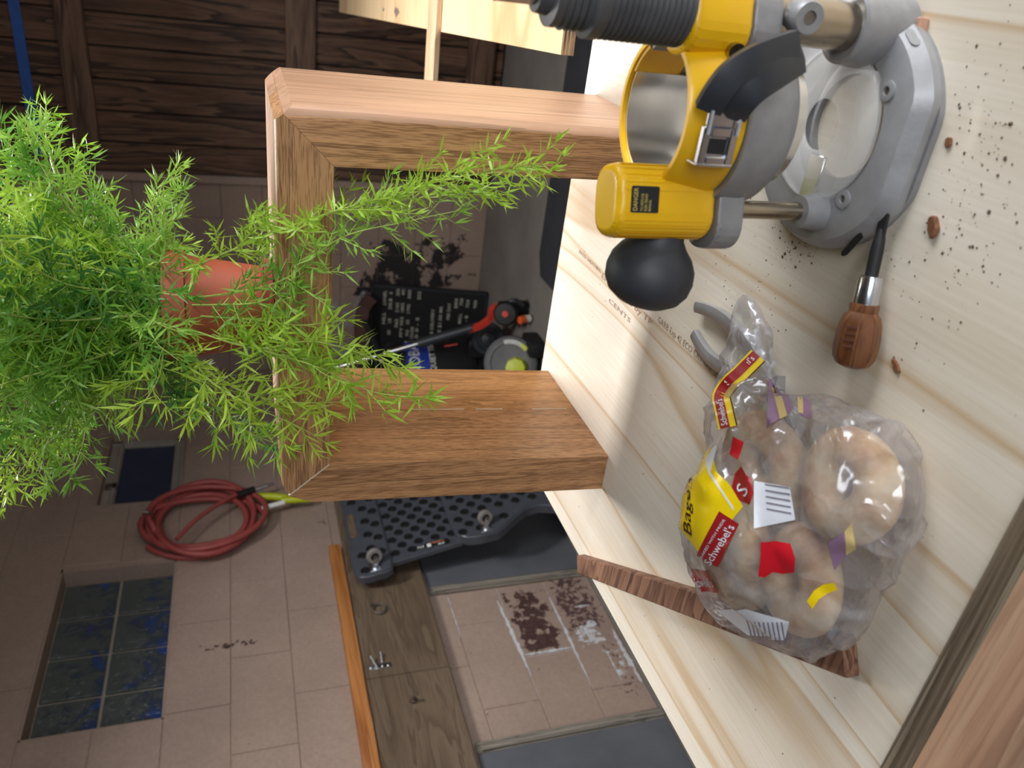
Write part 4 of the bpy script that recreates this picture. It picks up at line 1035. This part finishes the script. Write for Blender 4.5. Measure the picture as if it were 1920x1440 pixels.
# ================================================================== MECHANIC CREEPER
cr = thing('mechanic_creeper', 'black plastic mechanic creeper with dimples leaning on the wall', 'creeper', (-2.0, 2.54, FZ))
YC = 2.545
# built flat in (w along Y, s down its length), then leaned against the wall
def lean(y, s, n=0.0):
    """s: 0 at the top edge (z=.04) .. ~1.0 at the floor, n: out of the board"""
    t = math.radians(9.5)
    return V((-2.165 + s * math.sin(t) + n * math.cos(t), y, .045 - s * math.cos(t) + n * math.sin(t)))
def mirror(l): return l + [(2 * YC - y, s) for y, s in reversed(l)]
def plate(name, left, n0, n1, mat=m_slate, bev=.006):
    b_ = B(); poly = mirror(left)
    a = [b_.verts.new(lean(y, s, n0)) for y, s in poly]; c = [b_.verts.new(lean(y, s, n1)) for y, s in poly]
    n = len(poly); fs = [b_.faces.new(a), b_.faces.new(list(reversed(c)))]
    for i in range(n): fs.append(b_.faces.new((a[(i + 1) % n], a[i], c[i], c[(i + 1) % n])))
    bmesh.ops.recalc_face_normals(b_, faces=fs)
    ed = [e for e in b_.edges if e.verts[0] in c and e.verts[1] in c]
    bmesh.ops.bevel(b_, geom=ed, offset=bev, segments=3, affect='EDGES')
    return obj(name, b_, mat, cr, 40)
plate('headrest', [(2.34, .0), (2.30, .004), (2.276, .02), (2.268, .045), (2.272, .125), (2.285, .148), (2.33, .152)], 0, .034)
plate('backboard', [(2.36, .135), (2.325, .150), (2.352, .44), (2.39, .445)], -.002, .022)
plate('seat_board', [(2.44, .415), (2.365, .425), (2.338, .46), (2.328, .50), (2.326, .585), (2.345, .615), (2.385, .67), (2.425, .73), (2.430, .79), (2.405, .85), (2.365, .895), (2.345, .955)], .006, .050)
b2 = B(); lathe(b2, [(.0190, -.002), (.0190, .0008), (.0175, .0018), (.0160, .0010), (.0145, .0006), (.0, .0004)], (0, 0, 0), (math.cos(math.radians(9.5)), 0, math.sin(math.radians(9.5))), 18)
dme = bpy.data.meshes.new('dimple'); b2.to_mesh(dme); b2.free()
for p in dme.polygons: p.use_smooth = True
m_dim = plain('dimple_shade_black', hexc(26, 27, 30), .3, spec=.7)  # black disc colour stands in for the shade inside each recess
def dimple(y, s, n):
    o = link('dimple', dme, m_dim, cr); o.location = lean(y, s, n) - cr.location
for i, s in enumerate((.045, .083, .121)):
    for k in range(6):
        y = 2.305 + k * .085 + (.03 if i % 2 else 0)
        if s < .06 and 2.46 < y < 2.68: continue
        if y < 2.83 and not (y < 2.37 and s > .06): dimple(y, s, .0345)
for i in range(8):
    for k in range(6):
        y = 2.372 + k * .078 + (.039 if i % 2 else 0); s = .172 + i * .034
        if y < 2.74: dimple(y, s, .0225)
for i in range(13):
    for k in range(6):
        y = 2.372 + k * .078 + (.039 if i % 2 else 0); s = .450 + i * .037
        if y > 2.73 or (y < 2.46 and .53 < s < .60) or (y < 2.47 and s > .66): continue
        dimple(y, s, .0505)
b_ = B(); prism(b_, rpoly(-.075, -.014, .075, .014, .0138), .036, lean(2.58, .028, -.001), (0, 1, 0), lean(0, 1) - lean(0, 0), (math.cos(math.radians(9.5)), 0, math.sin(math.radians(9.5)))); obj('hand_slot', b_, m_plyold, cr, 0)
NV = V((math.cos(math.radians(9.5)), 0, math.sin(math.radians(9.5)))); DN = lean(0, 1) - lean(0, 0)
for (y, s, n) in ((2.312, .085, .0345), (2.366, .545, .0505)):
    c = lean(y, s, n); b_ = B()
    prism(b_, rpoly(-.026, -.022, .026, .022, .004), .003, c, (0, 1, 0), DN, NV, .0006, 1)
    cyl(b_, c + NV * .003, c + NV * .014, .014, .012, 18); ca = obj('caster', b_, m_zinc, cr)
    wa = V((.20, -.95, -.12)).normalized(); wc = c + NV * .040 + V((0, .018, -.004))
    b_ = B()
    for sgn in (-1, 1):
        fr = frame(wa, NV)
        prism(b_, [(-.030, -.011), (-.030, .011), (.004, .006), (.008, 0), (.004, -.006)], .002, wc + wa * (.013 * sgn) - wa * .001, V((fr[0][0], fr[1][0], fr[2][0])), V((fr[0][1], fr[1][1], fr[2][1])), wa)
    obj('fork', b_, m_zinc, ca)
    b_ = B(); ringlathe(b_, [(.017, -.011), (.028, -.011), (.031, -.006), (.031, .006), (.028, .011), (.017, .011)], wc, wa, 30); obj('wheel', b_, m_wheel, ca)
    b_ = B(); lathe(b_, [(.018, -.006), (.018, .006)], wc, wa, 24); cyl(b_, wc - wa * .016, wc + wa * .016, .004, n=10); obj('hub', b_, m_blackm, ca)
c = lean(2.372, .315, .0226); b_ = B(); prism(b_, rpoly(-.011, -.060, .011, .060, .001), .0006, c, (0, 1, 0), DN, NV); stk = obj('sticker', b_, m_blackm, cr, 0)
b_ = B(); prism(b_, rpoly(-.010, -.014, .010, .002, .001), .0004, c + NV * .0007, (0, 1, 0), DN, NV); prism(b_, rpoly(-.008, .030, -.003, .055, .0005), .0004, c + NV * .0007, (0, 1, 0), DN, NV)
for q in (-.052, -.042, -.032): prism(b_, rpoly(-.006, q, .006, q + .004, .0005), .0004, c + NV * .0007, (0, 1, 0), DN, NV)
obj('sticker_print', b_, m_white, stk, 0)
b_ = B(); prism(b_, rpoly(.007, -.002, .0105, .058, .0005), .0004, c + NV * .0007, (0, 1, 0), DN, NV); obj('sticker_band', b_, plain('orange_print', hexc(222, 120, 50), .5), stk, 0)

# ================================================================== AIR HOSE AND BLOW GUN
ho = thing('air_hose', 'coiled red rubber air hose hanging on the painted block wall', 'hose', (XW + .03, 2.82, .35))
r_ = random.Random(3); pts = []
loops = 6
for i in range(loops * 30 + 1):
    k = i / 30.0; t = 2 * math.pi * k + 2.2
    w = .5 + .5 * math.sin(2.1 * k + 1)
    ry = .195 + .042 * math.sin(1.7 * k) ; rz = .205 + .036 * math.cos(2.3 * k + .5)
    pts.append(V((XW + .020 + .008 * (k % 6) + .010 * math.sin(t * 1.5 + k), 2.815 + .02 * math.sin(1.3 * k) + ry * math.cos(t), .605 + .018 * math.cos(1.9 * k) + rz * math.sin(t))))
b_ = B(); tube(b_, pts, .0120, 10, hint=(1, .02, .03)); obj('coil', b_, m_hose, ho, 60)
b_ = B(); tube(b_, smoothpts([(XW + .075, 2.66, .70), (XW + .082, 2.78, .62), (XW + .080, 2.90, .50), (XW + .07, 2.95, .42)], 8), .0095, 10, hint=(1, .02, .03)); obj('loose_end', b_, m_hose, ho, 60)
b_ = B(); cyl(b_, (XW + .078, 2.915, .47), (XW + .072, 2.955, .40), .016, n=14); obj('tape_wrap', b_, m_blackm, ho)
b_ = B(); cyl(b_, (XW + .070, 2.955, .40), (XW + .066, 2.985, .345), .009, n=6); cyl(b_, (XW + .066, 2.985, .345), (XW + .062, 2.998, .315), .007, n=12); obj('coupling', b_, m_zinc, ho)
b_ = B(); cyl(b_, (XW + .001, 2.82, .80), (XW + .10, 2.82, .812), .008, n=10); cyl(b_, (XW + .10, 2.82, .812), (XW + .105, 2.82, .835), .008, n=10)
tag(rebase(obj('wall_hook', b_, m_rust), (XW, 2.82, .80)), 'steel wall hook holding up the red hose coil', 'hook')
bg = thing('blow_gun', 'lime green handled blow gun hanging below the hose coil', 'blow gun', (XW + .02, 2.89, .18))
b_ = B(); sweep(b_, smoothpts([(XW + .045, 2.935, .385), (XW + .05, 2.925, .33), (XW + .05, 2.905, .27), (XW + .045, 2.885, .22)], 5), circ(.017, 10), (1, 0, .02)); obj('handle', b_, m_lime, bg)
b_ = B(); sweep(b_, smoothpts([(XW + .06, 2.875, .285), (XW + .065, 2.868, .24), (XW + .06, 2.872, .19), (XW + .05, 2.88, .165)], 5), circ(.016, 10), (1, 0, .02)); obj('trigger', b_, m_lime, bg)
b_ = B(); cyl(b_, (XW + .05, 2.845, .37), (XW + .06, 2.862, .275), .011, n=12); obj('nozzle', b_, m_white, bg)
b_ = B(); cyl(b_, (XW + .001, 2.90, .345), (XW + .05, 2.90, .35), .006, n=8); obj('peg', b_, m_rust, bg)

# ================================================================== LETTER BOARD SIGN
sg = thing('letter_board', 'black letter board price sign leaning in the far corner', 'sign', (-1.96, 4.05, FZ))
T0, T1 = V((-2.245, 4.140, -.27)), V((-1.688, 4.140, -.27))
B0, B1 = V((-2.245, 3.990, FZ + .004)), V((-1.688, 3.990, FZ + .004))
SX = (B1 - B0).normalized(); SY = (T0 - B0).normalized(); SN = SX.cross(SY); SH = (T0 - B0).length; SW = (B1 - B0).length
b_ = B(); prism(b_, rpoly(0, 0, SW, SH, .012), -.025, B0, SX, SY, SN, .003, 1); obj('board', b_, m_blackm, sg, 30)
b_ = B()
for q in ((.004, .004, SW - .004, .016), (.004, SH - .016, SW - .004, SH - .004), (.004, .004, .014, SH - .004), (SW - .016, .004, SW - .004, SH - .004)):
    prism(b_, rpoly(*q, .003), .006, B0 + SN * .0003, SX, SY, SN)
obj('frame', b_, m_black, sg, 0)
b_ = B()
def srow(x, y, s, w, hgt=.026):
    b_ = B(); text(b_, s, B0 + SX * (SW + x) + SY * y + SN * .0015, SX, SY, hgt, fit=w); obj('lettering', b_, m_cream, sg, 0)
# x: metres from the right edge of the board, y: height up the board
for y, items in ((.578, [(-.245, 'HILL', .075), (-.125, 'ERNEL', .09)]), (.545, [(-.31, '00', .03), (-.235, 'LB', .03), (-.150, '20LB', .07), (-.055, '6', .015)]),
                 (.505, [(-.260, '065', .055), (-.165, '2165', .062), (-.062, '2050', .05)]), (.475, [(-.320, 'PPY 955', .13), (-.165, '1805', .062), (-.055, '495', .045)]),
                 (.440, [(-.310, 'INI', .04), (-.235, '55', .03), (-.170, '1795', .062), (-.075, '3000', .062)]), (.412, [(-.325, 'CHUNK', .08)]),
                 (.385, [(-.320, '0 0 - 5', .135), (-.075, '252', .052)]), (.300, [(-.330, 'UP & DELIVERY', .205)]), (.255, [(-.335, 'ABLE $1.00 MI.', .235)]),
                 (.210, [(-.330, 'END', .055), (-.185, 'PER DAY', .105)]), (.172, [(-.110, '$400', .062)]), (.142, [(-.205, 'MALL', .065), (-.090, '700', .045)]),
                 (.105, [(-.190, '- 8', .04), (-.100, '750', .05)]), (.062, [(-.100, '900', .05)])):
    for x, s, w in items: srow(x, y, s, w)
# brown chair-like frame above the sign
b_ = B()
sweep(b_, smoothpts([(-1.735, 4.06, -.265), (-1.79, 4.05, -.225), (-1.86, 4.03, -.205), (-2.02, 4.00, -.20), (-2.20, 3.98, -.20)], 6), [(-.030, -.030), (.030, -.030), (.030, .030), (-.030, .030)], (0, 0, 1))
box(b_, (-2.20, 3.93, FZ), (-2.15, 3.98, -.17), .004); 
o = obj('wooden_frame', b_, m_brownwood, None, 40); tag(rebase(o, (-2.17, 3.96, FZ)), 'dark red brown wooden frame arching over the letter board', 'frame')

# ================================================================== AIR COMPRESSOR
ac = thing('air_compressor', 'black air compressor with blue label standing in front of the sign', 'air compressor', (-1.95, 3.55, FZ))
b_ = B(); lathe(b_, [(.0, -.24), (.08, -.235), (.12, -.20), (.125, -.1), (.125, .1), (.12, .20), (.08, .235), (.0, .24)], (-2.00, 3.62, FZ + .13), (0, 1, 0), 36); obj('tank', b_, m_blackm, ac)
CC = V((-1.945, 3.60, 0)); CR = .140
b_ = B(); lathe(b_, [(.0, -.74), (CR * .9, -.735), (CR, -.70), (CR, -.32), (CR * .96, -.29), (CR * .7, -.265), (0, -.262)], CC, n=48); obj('drum_cover', b_, m_blackm, ac, 35)
def wrap(p):
    # p.x: arc length from the left end of the label, p.z: height
    t = math.radians(-148) + p.x / CR
    return CC + V(((CR + .0012 + p.y) * math.cos(t), (CR + .0012 + p.y) * math.sin(t), p.z))
b_ = B(); rings = []
for k in range(25): rings.append([wrap(V((-.04 + .42 * k / 24, y, z))) for y, z in ((0, -.482), (0, -.362), (-.001, -.362), (-.001, -.482))])
loft(b_, rings); lb = obj('label', b_, m_bluelab, ac, 40)
b_ = B(); text(b_, 'KOBALT', (.180, .001, -.432), (1, 0, 0), (0, 0, 1), .082, fit=.235, fn=wrap)
text(b_, 'QUIET TECH', (.190, .001, -.512), (1, 0, 0), (0, 0, 1), .042, fit=.190, fn=wrap); obj('lettering', b_, m_white, lb, 0)
b_ = B(); tube(b_, smoothpts([CC + V((-.06, -.06, -.28)), CC + V((-.05, -.05, -.235)), CC + V((.04, .04, -.235)), CC + V((.06, .06, -.28))], 6), .012, 10, hint=(.02, 1, .03)); obj('handle', b_, m_black, ac)
for y in (3.80,):
    b_ = B(); ringlathe(b_, [(.045, -.022), (.085, -.022), (.09, -.01), (.09, .01), (.085, .022), (.045, .022)], (-1.83, y, FZ + .09), (1, .1, 0), 28); lathe(b_, [(.046, -.012), (.046, .012), (.02, .02), (0, .02)], (-1.83, y, FZ + .09), (1, .1, 0), 20); obj('wheel', b_, m_black, ac)
b_ = B(); wc = V((-1.735, 3.50, FZ + .145)); ringlathe(b_, [(.060, -.022), (.082, -.022), (.087, -.01), (.087, .01), (.082, .022), (.060, .022)], wc, (.35, -.93, .1), 30); lathe(b_, [(.061, -.012), (.061, .006), (.04, .008), (.036, .022), (.012, .030), (0, .032)], wc, (.35, -.93, .1), 24); obj('wheel', b_, m_black, ac, 40)
b_ = B(); box(b_, (-1.85, 3.50, FZ + .10), (-1.735, 3.56, FZ + .24), .01); obj('axle_bracket', b_, m_blackm, ac)
b_ = B(); box(b_, (-2.10, 3.42, FZ), (-2.06, 3.46, FZ + .12), .005); obj('foot', b_, m_rubber, ac)

# ================================================================== STRING TRIMMER
tm = thing('string_trimmer', 'red and black string trimmer leaning beside the compressor', 'string trimmer', (-1.62, 3.36, FZ))
P0, P1 = V((-1.575, 3.36, FZ + .18)), V((-2.02, 3.58, .32))
dd = (P1 - P0).normalized()
b_ = B(); cyl(b_, P0 + dd * .10, P1, .0125, n=16); obj('shaft', b_, m_steel, tm)
b_ = B(); cyl(b_, P0 + dd * .10, P0 + dd * .38, .020, .026, n=16); prism(b_, [(-.03, -.03), (.10, -.02), (.11, .03), (-.02, .05)], .040, P0 + dd * .33 + V((0, -.02, -.02)), dd, (.3, -.2, -.9), (0, 1, 0), .006, 2); obj('grip', b_, m_black, tm)
b_ = B(); prism(b_, [(0, 0), (.012, .020), (.045, .026), (.058, .020), (.015, .004)], .014, P0 + dd * .33 + V((-.02, -.03, -.075)), dd * -1, (-.25, .1, -.95), (0, 1, 0), .002, 1); obj('throttle', b_, m_red, tm)
b_ = B(); cyl(b_, P0 + dd * .60 + V((.0, -.02, -.02)), P0 + dd * .56 + V((.19, -.02, .10)), .018, .014, n=12); obj('loop_handle', b_, m_blackm, tm)
b_ = B(); cyl(b_, P0 + dd * .60 + V((-.012, -.03, -.03)), P0 + dd * .60 + V((-.004, -.045, -.02)), .012, n=8); obj('clamp_bolt', b_, m_rust, tm)
K = .76; Q0 = P0 + V((.0, 0, -.01))
def q(x, y, z): return Q0 + V((x, y, z)) * K
b_ = B(); sweep(b_, smoothpts([P0 + dd * .125, P0 + dd * .07 + V((0, 0, -.005)), q(.03, -.01, .035), q(.09, -.02, .030), q(.125, -.02, -.01)], 6), [(-.018, -.011), (.018, -.011), (.018, .011), (-.018, .011)], (0, -1, 0)); obj('shroud', b_, m_red, tm)
b_ = B(); prism(b_, [(-.03 * K, -.10 * K), (.04 * K, -.10 * K), (.05 * K, -.05 * K), (-.035 * K, -.04 * K)], .07 * K, q(.0, .0, -.02), (1, 0, 0), (0, 0, 1), (0, 1, 0), .008, 2); obj('cover', b_, m_red, tm)
b_ = B(); lathe(b_, [(.0, -.05), (.050, -.045), (.060, -.02), (.060, .02), (.050, .036), (.0, .040)], q(.09, -.06, -.055), (.25, -.85, .45), 24); obj('engine', b_, m_blackm, tm)
b_ = B(); box(b_, q(.03, -.03, -.155), q(.13, .06, -.03), .010, 2); box(b_, (q(.03, 0, 0).x, q(0, -.03, 0).y, FZ), (q(.13, 0, 0).x, q(0, .06, 0).y, q(0, 0, -.14).z), .008, 2); obj('crankcase', b_, m_blackm, tm)
b_ = B(); cyl(b_, q(.100, -.094, -.038), q(.106, -.110, -.030), .016, n=8); obj('choke_knob', b_, m_red, tm)
b_ = B(); tube(b_, smoothpts([q(.10, -.02, -.10), q(.155, -.04, -.075), q(.17, -.05, -.115), q(.14, -.05, -.165)], 5), .013, 8); obj('fuel_guard', b_, m_black, tm)
b_ = B(); cyl(b_, q(.070, -.115, -.160), q(.070, -.130, -.128), .021, .019, n=14); obj('fuel_cap', b_, plain('orange_cap', hexc(226, 96, 48), .4), tm)
b_ = B(); lathe(b_, [(.020, -.02), (.018, .012)], q(.070, -.108, -.178), (0, -.2, 1), 14); obj('fuel_neck', b_, m_cream, tm)

# ================================================================== ROUND BLOWER
bw = thing('leaf_blower', 'dark grey round blower housing with lime green inlet on floor', 'leaf blower', (-1.78, 3.16, FZ))
dc = V((-1.680, 3.125, FZ + .142)); bs = .84; da = V((.42, -.78, .46)).normalized(); m_dg = plain('dark_grey_plastic', hexc(98, 98, 99), .6, var=.12, scale=24)
b_ = B(); lathe(b_, [(a * bs, c * bs) for a, c in ((.0, -.10), (.11, -.095), (.150, -.06), (.156, -.01), (.150, .02), (.128, .035), (.112, .036), (.108, .026), (.085, .022), (.0, .020))], dc, da, 48); obj('housing', b_, m_dg, bw, 40)
fr = frame(da, (0, 0, 1)); ex, ey = V((fr[0][0], fr[1][0], fr[2][0])), V((fr[0][1], fr[1][1], fr[2][1]))
def arc(b_, r0, r1, a0, a1, h, n=14):
    rings = []
    for k in range(n + 1):
        a = math.radians(a0 + (a1 - a0) * k / n); e = ex * math.cos(a) + ey * math.sin(a)
        rings.append([dc + e * r0 + da * h, dc + e * r1 + da * h, dc + e * r1 + da * (h + .002), dc + e * r0 + da * (h + .002)])
    loft(b_, rings)
b_ = B(); arc(b_, .108 * bs, .132 * bs, -124, -77, .0365 * bs); obj('label_band', b_, plain('grey_label', hexc(186, 188, 186), .5), bw, 0)
b_ = B(); arc(b_, .108 * bs, .132 * bs, -145, -124, .0365 * bs); obj('label_band', b_, plain('lime_label', hexc(192, 200, 60), .5), bw, 0)
b_ = B(); lathe(b_, [(.056, .018), (.050, .03), (.046, .06), (.0, .064)], dc - ex * .030 + ey * .025, da, 8); obj('inlet', b_, m_lime, bw, 30)
b_ = B(); box(b_, (-1.625, 3.05, FZ), (-1.55, 3.20, FZ + .08), .015, 2); box(b_, (-1.82, 3.10, FZ), (-1.66, 3.25, FZ + .05), .01, 2); obj('stand_foot', b_, m_blackm, bw)

# ================================================================== FLOOR MAT, PLYWOOD SHEET, TRESTLES, STICK
bm = B(); prism(bm, [(-1.285, 2.30), (.9, 2.30), (.9, 3.29), (-1.19, 3.29), (-1.285, 3.24)], .010, (0, 0, FZ + .0005), (1, 0, 0), (0, 1, 0), (0, 0, 1))
tag(rebase(obj('floor_mat', bm, m_mat, None, 0), (-.2, 2.8, FZ)), 'black rubber mat lying on the concrete floor', 'mat')
ps = thing('plywood_sheet', 'tan plywood sheet with layered edge lying on trestles behind the stand', 'plywood', (.3, 2.2, -.018))
a0 = V((-.101, 1.028, -.0005)); e1 = (V((-.268, 3.50, -.0005)) - a0); e1n = e1.normalized(); e2n = V((e1n.y, -e1n.x, 0))
nl = 7; th = .018
for k in range(nl):
    b_ = B(); z0 = -th + th * k / nl
    prism(b_, [(0, 0), (1.22, 0), (1.22, e1.length), (0, e1.length)], th / nl - .00015, a0 + V((0, 0, z0)), e2n, e1n, (0, 0, 1))
    obj('ply_layer', b_, m_ply2 if k == nl - 1 else (m_plyedge if k % 2 else m_stick), ps, 0)
r_ = random.Random(21); b_ = B()
for k in range(26):
    x, y, s = r_.uniform(.02, .35), r_.uniform(.1, 2.3), abs(r_.gauss(.006, .008)) + .002
    n = 8; poly = [(x + s * math.cos(6.283 * q / n) * r_.uniform(.3, 1.3), y + 2.2 * s * math.sin(6.283 * q / n) * r_.uniform(.3, 1.3)) for q in range(n)]
    prism(b_, poly, .0004, a0 + V((0, 0, .0001)), e2n, e1n, (0, 0, 1))
obj('glue_stain', b_, plain('dark_stain', hexc(120, 104, 96), .7, var=.2), ps, 0)
for q, lab in ((.55, 'wooden trestle under the near end of the tan plywood sheet'), (2.0, 'wooden trestle under the far end of the tan plywood sheet')):
    c = a0 + e1n * q; c.z = 0; t = thing('trestle', lab, 'trestle', (c + e2n * .65).to_tuple()[:2] + (FZ,), 'trestles under the plywood sheet')
    b_ = B(); prism(b_, [(.22, -.045), (1.08, -.045), (1.08, .045), (.22, .045)], .089, c + V((0, 0, -.1085)), e2n, e1n, (0, 0, 1)); obj('beam', b_, m_doorbat, t, 0)
    for u in (.30, 1.0):
        for s in (-1, 1):
            b_ = B(); sweep(b_, [c + e2n * u + e1n * (.05 * s) + V((0, 0, -.06)), c + e2n * u + e1n * (.24 * s) + V((0, 0, FZ))], [(-.019, -.044), (.019, -.044), (.019, .044), (-.019, .044)], e2n); obj('leg', b_, m_doorbat, t, 0)
bm = B(); prism(bm, [(-.33, 1.70), (.62, 1.752), (.62, 1.832), (-.33, 1.78)], .012, (0, 0, .0002), (1, 0, 0), (0, 1, 0), (0, 0, 1), .001, 1)
tag(rebase(obj('wood_lath', bm, m_stick, None, 0), (.1, 1.77, 0)), 'thin pale wooden lath lying across the tan plywood sheet', 'lath')
